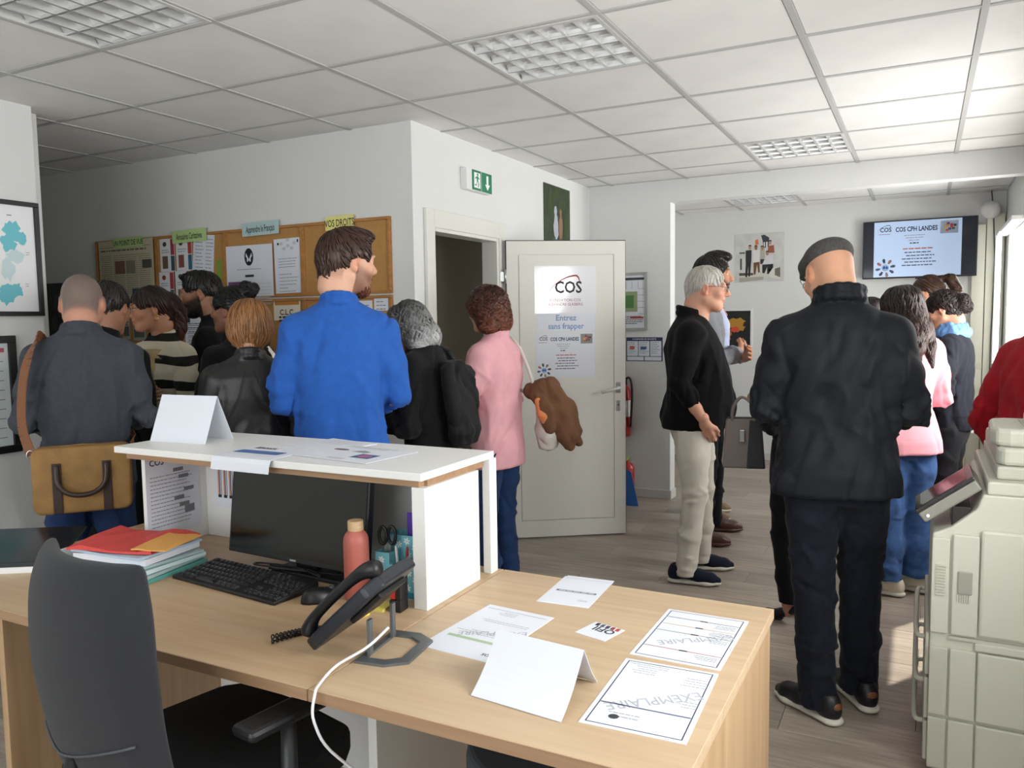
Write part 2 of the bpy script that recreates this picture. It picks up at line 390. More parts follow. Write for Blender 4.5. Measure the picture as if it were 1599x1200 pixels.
desk(2.965, 3.722, BEECH2, 'short beech desk with sample documents laid out on it', [
    ((3.685, -1.50, 0), (3.716, -.70, DZ-.026), BEECHV), ((2.97, -.78, .02), (3.685, -.76, DZ-.026), BEECHV)])
# raised counter (hutch) standing on the long desk
t = empty('counter_hutch', (2.36, -.88, DZ), 0, 'white raised reception counter standing on the back of the desk', 'counter')
c0 = (2.36, -.88, DZ)
def hb(name, lo, hi, m, bev=.0015): return MB().box(tuple(lo[i]-c0[i] for i in range(3)), tuple(hi[i]-c0[i] for i in range(3))).build(name, m, t, bevel=bev)
hb('top', (1.80, -1.075, 1.047), (2.945, -.70, 1.067), WLAM)
hb('support_strip', (1.83, -1.055, 1.027), (2.925, -1.03, 1.047), BEECHE); hb('support_strip', (2.90, -1.03, 1.027), (2.935, -.745, 1.047), BEECHE)
hb('side_panel', (1.825, -1.0, DZ), (1.847, -.745, 1.027), WLAM); hb('side_panel', (2.905, -1.06, DZ), (2.945, -.79, 1.027), WLAM)
hb('back_panel', (1.847, -.765, DZ), (2.905, -.745, 1.027), WLAM); hb('screen_edge', (2.925, -.735, DZ), (2.95, -.695, 1.047), WLAM)
# prints pinned inside the hutch
def rec(o, x, y, w, h, m, z=.0012, name='print'): return MB().rect(x, y, w, h, z).build(name, m, o)
o = sheet('notice', 'printed form with grey table bars on the left inside of the counter', 'notice', frame((1.8475, -.90, .89), (0, 1, 0), (1, 0, 0)), .21, .27, PAPER)
mb = MB(); lines(mb, -.09, .06, .17, 14, .0125, .003, 3); mb.build('text_lines', GREY_INK, o)
mb = MB()
for k, yy in enumerate((.075, .05, .005, -.02, -.045, -.07)): MB().rect(.0+.02*(k % 3), yy-.006, .04, .012+.012*(k == 5), .0014).build('table_bar', mat('mid_grey_ink', '#77797f', .7), o)
text('COS', .028, INK, o, (-.09, .1, .0014), .02)
o = sheet('notice', 'printed calendar chart with orange and blue stripes inside the counter', 'notice', frame((2.06, -.7655, .92), (1, 0, 0), (0, -1, 0)), .34, .20, PAPER)
for nm, col, dx in (('stripe', '#d9894a', 0), ('stripe', '#3f4b63', .006), ('stripe', '#8e929b', .014)):
    mb = MB()
    for k in range(12): mb.rect(-.155+k*.026+dx, -.06, .005, .15, .0012)
    mb.build(nm, ink(col), o)
mb = MB()
for k in range(12): mb.rect(-.155+k*.026, -.068, .016, .01, .0013)
mb.build('stripe', INK, o)
o = sheet('notice', 'printed table sheet pinned inside the counter behind the pen box', 'notice', frame((2.80, -.7655, .93), (1, 0, 0), (0, -1, 0)), .15, .17, PAPER)
mb = MB()
for k in range(9): mb.rect(-.06, .07-k*.017, .12, .0012, .0012)
for k in range(5): mb.rect(-.06+k*.03, -.066, .0012, .137, .0012)
lines(mb, -.055, .062, .11, 8, .017, .003, 9, .3); mb.build('table_grid', GREY_INK, o)
# ---- on the counter top
def prism_tent(name, lab, A, B, ridge_off, zb, zr, back, m, curl=0, group=None):
    """folded card: front edge A-B, ridge behind it, back flap foot"""
    A = np.array(A); B = np.array(B); d = np.array([0, 1.0]); mb = MB(); N = 8; th = .0009
    rows = []
    for k in range(N+1):
        u = k/N; rows.append((ridge_off*u, zb+(zr-zb)*u-curl*math.sin(math.pi*u)))
    for k in range(1, N+1):
        u = k/N; rows.append((ridge_off+(back-ridge_off)*u, zr+(zb-zr)*u-curl*.6*math.sin(math.pi*u)))
    vs = []
    for dy, z in rows:
        for E in (A, B): vs.append((E[0]+d[0]*dy, E[1]+d[1]*dy, z))
    n = len(rows); vs2 = [(x, y-th*.6, z-th) for x, y, z in vs]
    f = [(2*i, 2*i+1, 2*i+3, 2*i+2) for i in range(n-1)]+[(2*n+2*i+2, 2*n+2*i+3, 2*n+2*i+1, 2*n+2*i) for i in range(n-1)]
    f += [(2*i+2, 2*i+2+2*n, 2*i+2*n, 2*i) for i in range(n-1)]+[(2*i+1, 2*i+1+2*n, 2*i+3+2*n, 2*i+3) for i in range(n-1)]
    c = (A+B)/2; o = MB().add([(v[0]-c[0], v[1]-c[1], v[2]-zb+th) for v in vs+vs2], f).build(name, m, loc=(c[0], c[1], zb))
    return tag(o, lab, 'sign', group)
prism_tent('tent_card', 'blank white folded tent card standing on the counter top', (1.815, -.955), (2.045, -.935), .055, 1.067, 1.213, .115, PAPER)
HT = 1.067
def laid(name, lab, cat, x, y, z, w, h, rot, m=PAPER, group=None, th=.0012):
    return sheet(name, lab, cat, frame((x, y, z), (math.cos(rot), math.sin(rot), 0), (0, 0, 1)), w, h, m, group, th)
# brochure hanging over the front edge
bro = MB(); c = (2.33, -.90)
th = .0012
pts = [(.0, HT+.0006), (-.17, HT+.0012), (-.185, HT+.0), (-.192, HT-.012), (-.197, HT-.035)]
vs = []
for dy, z in pts:
    for dx in (-.11, .11): vs.append((dx+dy*(-.12), dy, z-HT))
n = len(pts); vs2 = [(x, y, z+th) for x, y, z in vs]
f = [(2*i+2, 2*i+3, 2*i+1, 2*i) for i in range(n-1)]+[(2*n+2*i, 2*n+2*i+1, 2*n+2*i+3, 2*n+2*i+2) for i in range(n-1)]
f += [(2*i, 2*i+2*n, 2*i+2+2*n, 2*i+2) for i in range(n-1)]+[(2*i+3, 2*i+3+2*n, 2*i+1+2*n, 2*i+1) for i in range(n-1)]+[(0,1,1+2*n,2*n),(2*n-2,4*n-2,4*n-1,2*n-1)]
bo = tag(bro.add(vs+vs2, f).build('brochure', PAPER, loc=(c[0], c[1], HT)), 'white brochure with a blue banner curling over the counter edge', 'brochure')
MB().poly([(-.085, -.115), (.085, -.115), (.09, -.075), (-.08, -.075)], .0032).build('print', ink('#4d6da8'), bo)
mb = MB(); lines(mb, -.07, -.03, .1, 2, .012, .006, 2, z=.0032); mb.build('text_lines', DGREY, bo)
o = laid('leaflet', 'white leaflet pages lying under the brochure on the counter', 'leaflet', 2.43, -.80, HT, .21, .19, -.2)
mb = MB(); lines(mb, -.08, .07, .15, 5, .014, .003, 8, z=.0016); mb.build('text_lines', LGREY, o)
o = laid('leaflet', 'white leaflet with a small blue and pink picture on the counter top', 'leaflet', 2.60, -.90, HT+.0013, .30, .21, -.12)
mb = MB(); lines(mb, -.1, .09, .2, 2, .014, .003, 8, z=.0016); lines(mb, -.02, -.08, .07, 2, .01, .003, 18, z=.0016); mb.build('text_lines', GREY_INK, o)
MB().rect(.035, -.055, .07, .055, .0016).build('picture', ink('#3b5f90'), o); MB().ell(.07, -.028, .024, .018, .0018).build('picture', ink('#b06a84'), o)
mb = MB().ell(-.08, .03, .03, .012, .0016).ell(-.08, .032, .026, .008, .0017); mb.build('logo', ink('#7c6a6e'), o)
MB().poly([(-.03, .02), (.03, .01), (.04, .03), (0, .045)], .0016).build('picture', ink('#8f949c'), o)
# ---- monitor
MONM = mat('monitor_screen', '#0d100c', .16, spec=.5)
t = empty('monitor', (2.455, -.975, DZ), math.radians(-3), 'black flat computer monitor switched off on the desk under the counter', 'monitor')
tl = Matrix.Translation((0, -.03, .045)) @ Matrix.Rotation(math.radians(-7), 4, 'X')
b = MB().box((-.268, -.0, 0), (.268, .022, .283), tl).box((-.18, .02, .05), (.18, .05, .23), tl); b.build('casing', BLACKP, t, bevel=.003)
MB().box((-.260, -.0012, .014), (.260, .0, .277), tl).build('screen', MONM, t)
MB().box((-.012, -.0016, .004), (.012, -.0, .009), tl).build('logo', ALU, t)
MB().box((-.04, .02, .0), (.04, .045, .16)).build('stand_neck', BLACKP, t, bevel=.004)
MB().box((-.1, -.02, 0), (.2, .14, .012)).build('base', BLACKP, t, bevel=.003)
# ---- keyboard
P = [onz(*q, DZ)[:2] for q in ((275, 905), (340, 882), (487, 912), (432, 955))]
kc = sum(P)/4; kr = math.atan2((P[3]-P[0]+P[2]-P[1])[1], (P[3]-P[0]+P[2]-P[1])[0])
t = empty('keyboard', (kc[0], kc[1], DZ), kr, 'black full-size computer keyboard in front of the monitor', 'keyboard')
KW, KD = .435, .155
ks = Matrix.Diagonal((1, 1, 1, 1))
kb = MB().add([(-KW/2,-KD/2,0),(KW/2,-KD/2,0),(KW/2,KD/2,0),(-KW/2,KD/2,0),(-KW/2,-KD/2,.010),(KW/2,-KD/2,.010),(KW/2,KD/2,.022),(-KW/2,KD/2,.022)], [(3,2,1,0),(4,5,6,7),(0,1,5,4),(1,2,6,5),(2,3,7,6),(3,0,4,7)])
kb.build('casing', BLACKP, t, bevel=.003)
KEYM = mat('key_plastic', '#1d1e21', .38); LEG = mat('key_legend', '#b9bcc4', .6)
kme = MB().add([(-.0078,-.0078,0),(.0078,-.0078,0),(.0078,.0078,0),(-.0078,.0078,0),(-.006,-.0055,.006),(.006,-.0055,.006),(.006,.0065,.006),(-.006,.0065,.006)], [(4,5,6,7),(0,1,5,4),(1,2,6,5),(2,3,7,6),(3,0,4,7)]).mesh('key'); kme.materials.append(KEYM)
lg = MB()
def key(x, y, w=1):
    o = bpy.data.objects.new('key', kme); COL.objects.link(o); o.parent = t
    z = .010+(y+KD/2)/KD*.012; o.location = (x, y, z); o.scale = (w, 1, 1); o.rotation_euler = (.077, 0, 0)
    lg.rect(x-.004, y-.0005, .0028, .0035, z+.0068)
U = .0188
for r in range(6):
    yy = .058-r*.0225+(0 if r == 0 else -.002); x = -.205
    if r == 5: ws = [1.3, 1.2, 1.2, 5.6, 1.2, 1.2, 1.2, 1.3]
    elif r == 0: ws = [1, -.6, 1, 1, 1, 1, -.4, 1, 1, 1, 1, -.4, 1, 1, 1, 1]
    else: ws = [[1]*13+[1.9], [1.5]+[1]*12+[1.4], [1.8]+[1]*11+[2], [1.25]+[1]*11+[2.6]][r-1]
    for w in ws:
        if w > 0: key(x+w*U/2*.95, yy, w)
        x += abs(w)*U*.95
    if r != 3:
        for k in range(3):
            if r == 4 and k != 1: continue
            key(.088+k*U, yy)
    if r > 0:
        for k in range(4): key(.152+k*U*.95, yy)
lg.build('key_legends', LEG, t)
# ---- mouse
mp = onz(500, 938, DZ)
t = empty('mouse', (mp[0], mp[1], DZ), math.radians(-32), 'small black computer mouse beside the keyboard', 'mouse')
mb = MB(); prof = []; NU, NV = 16, 9
vs = []; fs = []
for j in range(NV):
    ph = j/(NV-1)*math.pi/2
    for i in range(NU):
        th_ = i/NU*2*math.pi; vs.append((.030*math.cos(th_)*math.cos(ph)**.6, .052*math.sin(th_)*math.cos(ph)**.6, .034*math.sin(ph)*(1-.25*math.sin(th_)*math.cos(ph))))
for j in range(NV-1):
    for i in range(NU): fs.append((j*NU+i, j*NU+(i+1)%NU, (j+1)*NU+(i+1)%NU, (j+1)*NU+i))
fs.append(tuple(range(NU-1, -1, -1)))
mb.add(vs, fs).build('shell', BLACKP, t, smooth=True)
MB().cyl((-.004, .03, .027), (.004, .03, .027), .008, 12).build('scroll_wheel', DGREY, t, smooth=True)
MB().box((-.0006, .01, .024), (.0006, .052, .034)).build('button_gap', BLACKP, t)
MB().tube([(0, .05, .012), (-.008, .066, .006), (-.035, .078, .003), (-.06, .075, .003)], .0018, 6).build('cable', BLACKP, t, smooth=True)
# ---- loose monitor cables on the desk
mb = MB(); r2 = random.Random(5)
pth = [(2.36+.12*math.sin(k*1.3)+.012*k, -.985-.02*math.cos(k*2.1), DZ+.017+.004*(k % 2)) for k in range(12)]
def smoothpath(p, n=6):
    out = []
    for i in range(len(p)-1):
        a, b, c, d = [np.array(p[max(0, min(len(p)-1, i+j))]) for j in (-1, 0, 1, 2)]
        for k in range(n):
            t_ = k/n; out.append(tuple(.5*((2*b)+(-a+c)*t_+(2*a-5*b+4*c-d)*t_**2+(-a+3*b-3*c+d)*t_**3)))
    out.append(tuple(p[-1])); return out
o = MB().tube(smoothpath(pth), .003, 6).build('cable', BLACKP, smooth=True); tag(o, 'black cable tangle lying behind the keyboard under the monitor', 'cable')
# ---- water bottle
t = empty('water_bottle', (2.722, -1.055, DZ), 0, 'terracotta pink water bottle with a wooden screw cap', 'bottle')
MB().lathe([(.003,0),(.031,0),(.0335,.004),(.0335,.150),(.032,.163),(.027,.174),(.021,.180),(.018,.184)], 32).build('body', mat('terracotta', '#b5655a', .5), t, smooth=True)
smooth_angle(MB().lathe([(.0195,.182),(.0205,.183),(.0205,.206),(.0195,.208),(.002,.208)], 28).build('cap', mat('cap_wood', '#cfae84', .5, noise=.2, nscale=30, stretch=(1,1,4)), t))
# ---- pen box with daisy print
t = empty('desk_organizer', (2.815, -.95, DZ), math.radians(2), 'turquoise desk organizer box printed with white daisies and filled with pens', 'organizer')
FLW = mat('turquoise_card', '#74b9c6', .6); PET = mat('daisy_white', '#eef4f2', .6); TEAL = mat('teal_card', '#2c8ba0', .6)
def opn(lo, hi, w=.003):
    b = MB(); x0,y0,z0 = lo; x1,y1,z1 = hi
    b.box((x0,y0,z0),(x1,y1,z0+w)).box((x0,y0,z0+w),(x0+w,y1,z1)).box((x1-w,y0,z0+w),(x1,y1,z1)).box((x0+w,y0,z0+w),(x1-w,y0+w,z1)).box((x0+w,y1-w,z0+w),(x1-w,y1,z1)); return b
opn((-.07,-.055,0),(-.025,.0,.115)).build('tray', FLW, t); opn((-.025,-.055,0),(.075,.0,.085)).build('tray', FLW, t); opn((-.07,.0,0),(.075,.06,.15)).build('tray', FLW, t)
MB().box((-.0705,-.0557,.0),(.0755,-.055,.016)).build('foot_band', TEAL, t)
def daisy(mb, x, z, r, y):
    for k in range(6):
        a = k*math.pi/3+.3; cx, cz = x+math.cos(a)*r*.55, z+math.sin(a)*r*.55
        mb.add([(cx+r*.42*math.cos(q)*math.cos(a)-r*.2*math.sin(q)*math.sin(a), y, cz+r*.42*math.cos(q)*math.sin(a)+r*.2*math.sin(q)*math.cos(a)) for q in [j*math.pi/4 for j in range(8)]], [tuple(range(8))])
mb = MB(); r2 = random.Random(4)
for x, z in ((-.055,.03),(-.05,.095),(-.035,.062),(-.015,.03),(-.008,.066),(.012,.045),(.03,.028),(.035,.068),(.055,.05),(.066,.075),(.06,.026)): daisy(mb, x, z, .011, -.0556)
for x, z in ((-.055,.132),(-.03,.125),(-.005,.135),(.02,.118),(.045,.133),(.065,.11),(.0,.1),(.035,.1)): daisy(mb, x, z, .011, -.0006)
mb.build('daisy_print', PET, t)
def pen(x, y, z, tip, r, m, nm='pen', lab=None, cat='pen'):
    o = MB().tube([(0,0,0), tuple(np.array(tip)*.9), tip], [r, r, r*.6], 8).build(nm, m, loc=(2.815+x, -.95+y, DZ+z), smooth=True)
    return tag(o, lab or 'pen', cat)
pen(-.008, -.03, .004, (-.012, .0, .125), .004, mat('pen_white', '#dfe2e4', .4), lab='white pen in the daisy organizer box')
pen(-.0, -.02, .004, (.008, .004, .122), .004, mat('pen_red', '#a3262c', .4), lab='red pen in the daisy organizer box')
# scissors handles
t2 = empty('scissors', (2.815-.048, -.95-.028, DZ+.004), .2, 'black handled scissors standing in the organizer box', 'scissors')
for sx in (-1, 1):
    MB().tube([(sx*.012+.011*math.cos(a), .003*sx, .15+.024*math.sin(a)) for a in [k*math.pi/8 for k in range(16)]], .0048, 8, closed=True).build('handle', BLACKP, t2, smooth=True)
    MB().box((sx*.005-.004, .001*sx-.001, 0), (sx*.005+.004, .001*sx+.001, .128)).build('blade', ALU, t2)
CLR = mat('clear_plastic', '#dbe4ea', .12, alpha=.35)
o = MB().box((-.016, -.001, 0), (.016, .001, .22)).build('ruler', CLR, loc=(2.82, -.93, DZ+.004)); o.rotation_euler = (.0, .10, 0); tag(o, 'clear plastic ruler leaning in the organizer box', 'ruler')
o = MB().box((-.045, -.0015, 0), (.05, .0015, .2)).build('pouch', mat('purple_felt', '#5b3fa8', .7), loc=(2.832, -.912, DZ+.004)); tag(o, 'purple document pouch standing in the organizer box', 'pouch')
mk = tag(MB().tube([(-.012, -.028, .0), (-.012, -.028, .08)], .011, 10).build('marker', mat('blue_cap', '#2e77a8', .4), loc=(2.815+.06, -.95, DZ+.004), smooth=True), 'blue capped marker pen in the organizer box', 'pen')
pp = tag(MB().tube([(0,0,0), (.0,0,.07), (0,.0,.095)], [.016, .016, .008], 12).build('hand_cream', BLACKP, loc=(2.835, -.978, DZ+.004), smooth=True), 'black plastic tube standing in the organizer box', 'tube')
tag(MB().tube([(0,0,0), (.0,0,.06), (0,.0,.09)], [.013, .013, .006], 12).build('marker', BLACKP, loc=(2.862, -.985, DZ+.004), smooth=True), 'black marker pen in the organizer box', 'pen')
# stapler standing upright
t = empty('stapler', (2.876, -1.085, DZ), .1, 'red and black stapler standing upright by the counter panel', 'stapler')
MB().box((-.017, -.02, 0), (.017, .02, .032)).box((.002, -.02, .03), (.017, .02, .105)).build('base', BLACKP, t, bevel=.004)
MB().box((-.016, -.018, .032), (.001, .018, .10)).build('body', mat('red_plastic', '#c63a2e', .4), t, bevel=.004)
for x, y, a, cc, lb in ((2.812, -1.09, .1, '#dccf62', 'yellow sticky note pad on the desk behind the telephone'), (2.79, -1.165, -.2, '#e0cf4f', 'loose yellow sticky note under the telephone handset')):
    o = MB().box((-.033, -.03, 0), (.033, .03, .006)).build('sticky_notes', mat('sticky_'+cc, cc, .7), loc=(x, y, DZ)); o.rotation_euler = (0, 0, a); tag(o, lb, 'sticky notes')
# ---- folders pile
t0 = (1.96, -1.13)
def folder(z, w, d, rot, m, lab, th=.006, dx=0, dy=0, nm='folder', wave=.003):
    b = MB(); N = 6; vs = []; r = random.Random(lab)
    for zz in (0, th):
        for i in range(N+1):
            for j in range(3):
                vs.append((-w/2+w*i/N, -d/2+d*j/2, zz+wave*max(0, math.sin(i*1.3+j))*(1 if zz else .3)))
    f = []; K = (N+1)*3
    for i in range(N):
        for j in range(2):
            a = i*3+j; f.append((a+1, a+4, a+3, a)[::1]); f.append((K+a, K+a+3, K+a+4, K+a+1))
    for i in range(N): f += [(i*3, i*3+3, K+i*3+3, K+i*3), (i*3+2, K+i*3+2, K+i*3+5, i*3+5)]
    for j in range(2): f += [(j, K+j, K+j+1, j+1), (N*3+j, N*3+j+1, K+N*3+j+1, K+N*3+j)]
    o = b.add(vs, f).build(nm, m, loc=(t0[0]+dx, t0[1]+dy, DZ+z)); o.rotation_euler = (0, 0, rot); return tag(o, lab, 'folder', 'folders in the desk pile')
CLEAR = mat('clear_folder', '#b9d3d2', .2, alpha=.75); GRN = mat('teal_folder', '#58a39c', .35); 
fz = 0
for k, (m, lb, w, d, rt, th) in enumerate([(GRN, 'teal plastic folder at the bottom of the desk pile', .33, .25, .1, .010), (CLEAR, 'clear plastic folder of papers low in the desk pile', .32, .24, .16, .008), (mat('pale_folder', '#c9dfe0', .4), 'pale turquoise folder in the middle of the desk pile', .33, .24, .05, .010), (CLEAR, 'clear plastic folder under the paper stack in the desk pile', .32, .24, -.04, .007), (PAPER, 'stack of white printed paper in the desk pile', .30, .215, .12, .016), (mat('pale_blue_folder', '#b3c8dc', .5), 'pale blue card folder under the red folder', .31, .23, .05, .006)]):
    folder(fz, w*.9, d, rt, m, lb, th); fz += th+.0035
folder(fz, .29, .22, .22, mat('red_card', '#d34a45', .6), 'bright red card folder on top of the desk pile', .006, -.01, .0, wave=.012); fz += .009
folder(fz+.006, .11, .17, .25, mat('orange_card', '#e0a553', .6), 'small orange card folder lying across the red one', .003, .13, .0)
o = MB().box((-.05, -.12, 0), (-.042, .12, .068)).build('folder', mat('white_blue_cover', '#dfe8ea', .4), loc=(t0[0]-.145, t0[1], DZ)); o.rotation_euler = (0, 0, .1); tag(o, 'white and turquoise ring binder spine at the end of the desk pile', 'binder')
# ---- tablet at the left end
A = onz(20, 925, DZ); Bp = onz(95, 893, DZ)
t = empty('tablet', (1.54, -1.28, DZ), math.radians(33), 'black tablet with a white edge tilted on the end of the desk', 'tablet')
tm_ = Matrix.Translation((0, -.10, .010)) @ Matrix.Rotation(math.radians(14), 4, 'X')
MB().box((-.19, 0, 0), (.19, .25, .007), tm_).build('screen', mat('tablet_glass', '#15171a', .15), t, bevel=.002)
MB().box((-.155, .03, .007), (.155, .22, .0076), tm_).build('display', mat('tablet_display', '#17191b', .12), t)
MB().box((-.19, -.004, -.010), (.19, .0, .009), tm_).build('edge', mat('white_edge', '#e8eaec', .4), t)
MB().box((-.15, .11, 0), (.15, .125, .045)).build('stand', BLACKP, t)
# ---- telephone
t = empty('telephone', (2.93, -1.30, DZ), math.radians(8), 'black office telephone leaning on a grey wire stand', 'telephone')
pm_ = Matrix.Translation((-.07, 0, .012)) @ Matrix.Rotation(math.radians(-43), 4, 'Y')
NAVY = mat('phone_plastic', '#23272f', .38)
MB().prism([(0, -.09), (.03, -.1), (.2, -.1), (.235, -.075), (.235, .075), (.2, .1), (.03, .1), (0, .09)], 0, .03, pm_).build('body', NAVY, t, bevel=.006)
MB().box((.145, -.02, .030), (.205, .085, .033), pm_).build('display', mat('lcd', '#4b5560', .15), t)
for r in range(4):
    for k in range(3): MB().box((.03+r*.025, .0+k*.026, .03), (.046+r*.025, .018+k*.026, .035), pm_).build('button', DGREY, t)
hs = [(.0, -.066, .040), (.03, -.066, .055), (.08, -.066, .060), (.15, -.066, .060), (.205, -.066, .055), (.245, -.066, .038)]
mb = MB(); mb.tube([pm_ @ Vector(p) for p in smoothpath(hs, 4)], [.017, .019, .018, .016, .014, .013, .012, .012, .012, .012, .012, .012, .012, .012, .013, .014, .016, .018, .019, .018, .016], 12)
mb.build('handset', BLACKP, t, smooth=True)
MB().prism([(.1, -.06), (.2, -.06), (.2, .06), (.1, .06)], -.012, .0, pm_).build('back_cover', BLACKP, t, bevel=.003)
STM = mat('stand_grey', '#6d7173', .4, .5)
st = [(.03, -.09), (.10, -.09), (.145, -.06), (.145, .06), (.10, .09), (.03, .09)]
sti = [(.045, -.065), (.09, -.065), (.12, -.045), (.12, .045), (.09, .065), (.045, .065)]
mb = MB(); n = 6
for zz in (0, .006): mb.v += [(x, y, zz) for x, y in st]+[(x, y, zz) for x, y in sti]
for i in range(n):
    j = (i+1) % n; mb.f += [(i, j, n+j, n+i)[::-1], (12+i, 12+j, 12+n+j, 12+n+i), (i, j, 12+j, 12+i), (n+j, n+i, 12+n+i, 12+n+j)]
mb.build('stand', STM, t)
[MB().box((.045, y_, .006), (.052, y_+.015, .085)).build('stand_leg', STM, t) for y_ in (-.06, .045)]
# coiled cord
cz = np.array(onz(425, 1003, DZ)); ce_ = np.array(onz(535, 988, DZ)); path = []
N = 420
for k in range(N):
    u = k/(N-1); base_ = cz*(1-u)+ce_*u + np.array([0, .025*math.sin(u*math.pi*1.4), .009])
    a = u*2*math.pi*26; path.append((base_[0]-.0065*math.sin(a)*.3, base_[1]+.0068*math.cos(a), base_[2]+.0068*math.sin(a)))
for k in range(N):
    u = k/(N-1)
    base_ = ce_*(1-u)+(cz+np.array([.01, -.012, 0]))*u + np.array([0, .025*math.sin((1-u)*math.pi*1.4)+.016*math.sin(u*math.pi), .009])
    a = u*2*math.pi*26; path.append((base_[0], base_[1]+.0065*math.cos(a), base_[2]+.0065*math.sin(a)))
o = MB().tube(path, .0017, 5).build('cord', BLACKP, smooth=True); o['label'] = 'black coiled handset cord'; TEL = bpy.data.objects['telephone']; o.parent = TEL; bpy.context.view_layer.update(); o.matrix_parent_inverse = TEL.matrix_world.inverted()
# white network cable hanging off the desk edge
cp = [(3.035, -1.345, DZ+.075), (3.02, -1.40, DZ+.05), (2.972, -1.44, DZ+.018), (2.98, -1.50, DZ+.008), (2.995, -1.535, DZ+.002), (3.0, -1.545, DZ-.05), (3.02, -1.5, DZ-.14), (3.10, -1.35, DZ-.30), (3.25, -1.1, .25), (3.35, -.9, .06), (3.4, -.8, .01)]
o = MB().tube(smoothpath(cp, 6), .003, 8).build('network_cable', mat('white_cable', '#e6e7ea', .4), smooth=True); tag(o, 'white cable running from the telephone over the desk edge', 'cable')
# ---- documents on the short desk
def doc(q, nm, lab, group=None, z=DZ, cat='document'):
    a, b, c, d = [np.array(onz(*p, z)[:2]) for p in q]; ct = (a+b+c+d)/4
    xd = (b-a+c-d); xd /= np.linalg.norm(xd)
    w = (np.linalg.norm(b-a)+np.linalg.norm(c-d))/2; h = (np.linalg.norm(d-a)+np.linalg.norm(c-b))/2
    # the page faces the visitors: its top points towards the viewer
    o = sheet(nm, lab, cat, frame((ct[0], ct[1], z), (-xd[0], -xd[1], 0), (0, 0, 1)), w, h, PAPER, group); return o, w, h
NAVYI = ink('#2b3350'); WM = mat('watermark', '#adb1bc', .7)
def border(o, w, h, m, t=.0022, ins=.009):
    b = MB(); x, y = w/2-ins, h/2-ins
    b.rect(-x, -y, 2*x, t, .0013).rect(-x, y-t, 2*x, t, .0013).rect(-x, -y, t, 2*y, .0013).rect(x-t, -y, t, 2*y, .0013).build('border', m, o)
o, w, h = doc([(762, 945), (867, 965), (760, 1037), (657, 1008)], 'sample_document', 'sample form with a green bar partly under the folded white card')
MB().rect(-w/2+.01, .055, w-.03, .012, .0013).build('bar', ink('#a9bf9c'), o)
mb = MB(); lines(mb, -w/2+.02, .03, w*.8, 3, .009, .002, 5); lines(mb, -w/2+.02, -.05, w*.8, 2, .009, .002, 6); lines(mb, -.01, -.1, .05, 3, .008, .002, 7); mb.rect(-w/2+.01, -h/2+.02, w-.02, .002, .0013); mb.build('text_lines', GREY_INK, o)
text('EXEMPLAIRE', .033, WM, o, (-.085, -.035, .0014), 0, rot=.45, sx=.9); text('COS', .016, INK, o, (-.09, h/2-.035, .0014), .02)
o, w, h = doc([(889, 900), (959, 908), (920, 950), (840, 938)], 'booklet', 'folded white booklet with a dark title strip near the desk edge', cat='booklet')
MB().rect(-w/2+.012, .008, w-.024, .012, .0013).build('title_strip', ink('#6d7182'), o)
mb = MB(); lines(mb, -w/2+.018, .012, w-.036, 1, .01, .004, 5, 0, .0015); mb.build('text_lines', PAPER, o)
mb = MB(); lines(mb, -.05, .075, .03, 2, .006, .002, 5); mb.rect(-w/2, -h/2+.02, w, .0012, .0013); mb.build('text_lines', GREY_INK, o)
bk = MB().box((-w/2-.006, -h/2, -.0), (w/2, h/2, .0008)).build('page', PAPER, o, loc=(.006, .006, -.0007))
o, w, h = doc([(930, 972), (975, 985), (945, 1003), (898, 988)], 'business_card', 'small card printed OFII lying between the documents', cat='card')
text('OFII', .034, INK, o, (-.034, -.02, .0014), .02, sx=.95)
mb = MB()
for k, cc in enumerate(('#b5483f', '#8c3d3a', '#3a3f5a', '#51566e', '#2a2c33')): MB().poly([(-.035+k*.014, -.022), (-.025+k*.014, -.022), (-.023+k*.014, -.037), (-.032+k*.014, -.04)], .0014).build('emblem', ink(cc), o)
o, w, h = doc([(1043, 951), (1169, 972), (1125, 1048), (984, 1023)], 'sample_document', 'framed sample sheet with orange, green and red rules')
border(o, w, h, NAVYI)
for y_, cc in ((-.10, '#3a3d46'), (-.055, '#d2a85a'), (-.012, '#5e7a52'), (.085, '#b04a3e')):
    MB().rect(-w/2+.012, y_, w-.024, .0022, .0014).build('rule', ink(cc), o)
mb = MB()
for y_ in (-.10, -.055, -.012, .085): mb.rect(-.012, y_-.002, .018, .006, .0015); lines(mb, -.08, y_+.028, .05, 3, .008, .0018, int(y_*900)+500)
mb.build('text_lines', DGREY, o)
text('EXEMPLAIRE', .036, WM, o, (-.08, -.045, .0014), 0, rot=.6, sx=.9)
o, w, h = doc([(977, 1029), (1122, 1053), (1072, 1165), (904, 1128)], 'sample_document', 'framed sample sheet with a blue rule and large grey watermark word')
border(o, w, h, NAVYI)
MB().rect(-w/2+.012, .055, w-.024, .004, .0014).build('rule', ink('#5b6580'), o)
mb = MB(); lines(mb, -.085, -.07, .05, 4, .011, .0022, 21); lines(mb, -.085, .02, .035, 3, .011, .0022, 22); lines(mb, -.0, -.12, .085, 2, .01, .002, 23); lines(mb, -.0, .1, .06, 2, .012, .0025, 24); lines(mb, .02, -.09, .05, 3, .01, .002, 25); mb.build('text_lines', GREY_INK, o)
text('EXEMPLAIRE', .044, WM, o, (-.078, -.05, .0014), 0, rot=.62, sx=.8)
MB().ell(.045, .105, .01, .009, .0015, 10).build('emblem', DGREY, o)
prism_tent('tent_card', 'large blank white folded card standing on the short desk', (3.272, -1.405), (3.472, -1.425), .112, DZ+.001, DZ+.092, .178, PAPER, curl=.010)
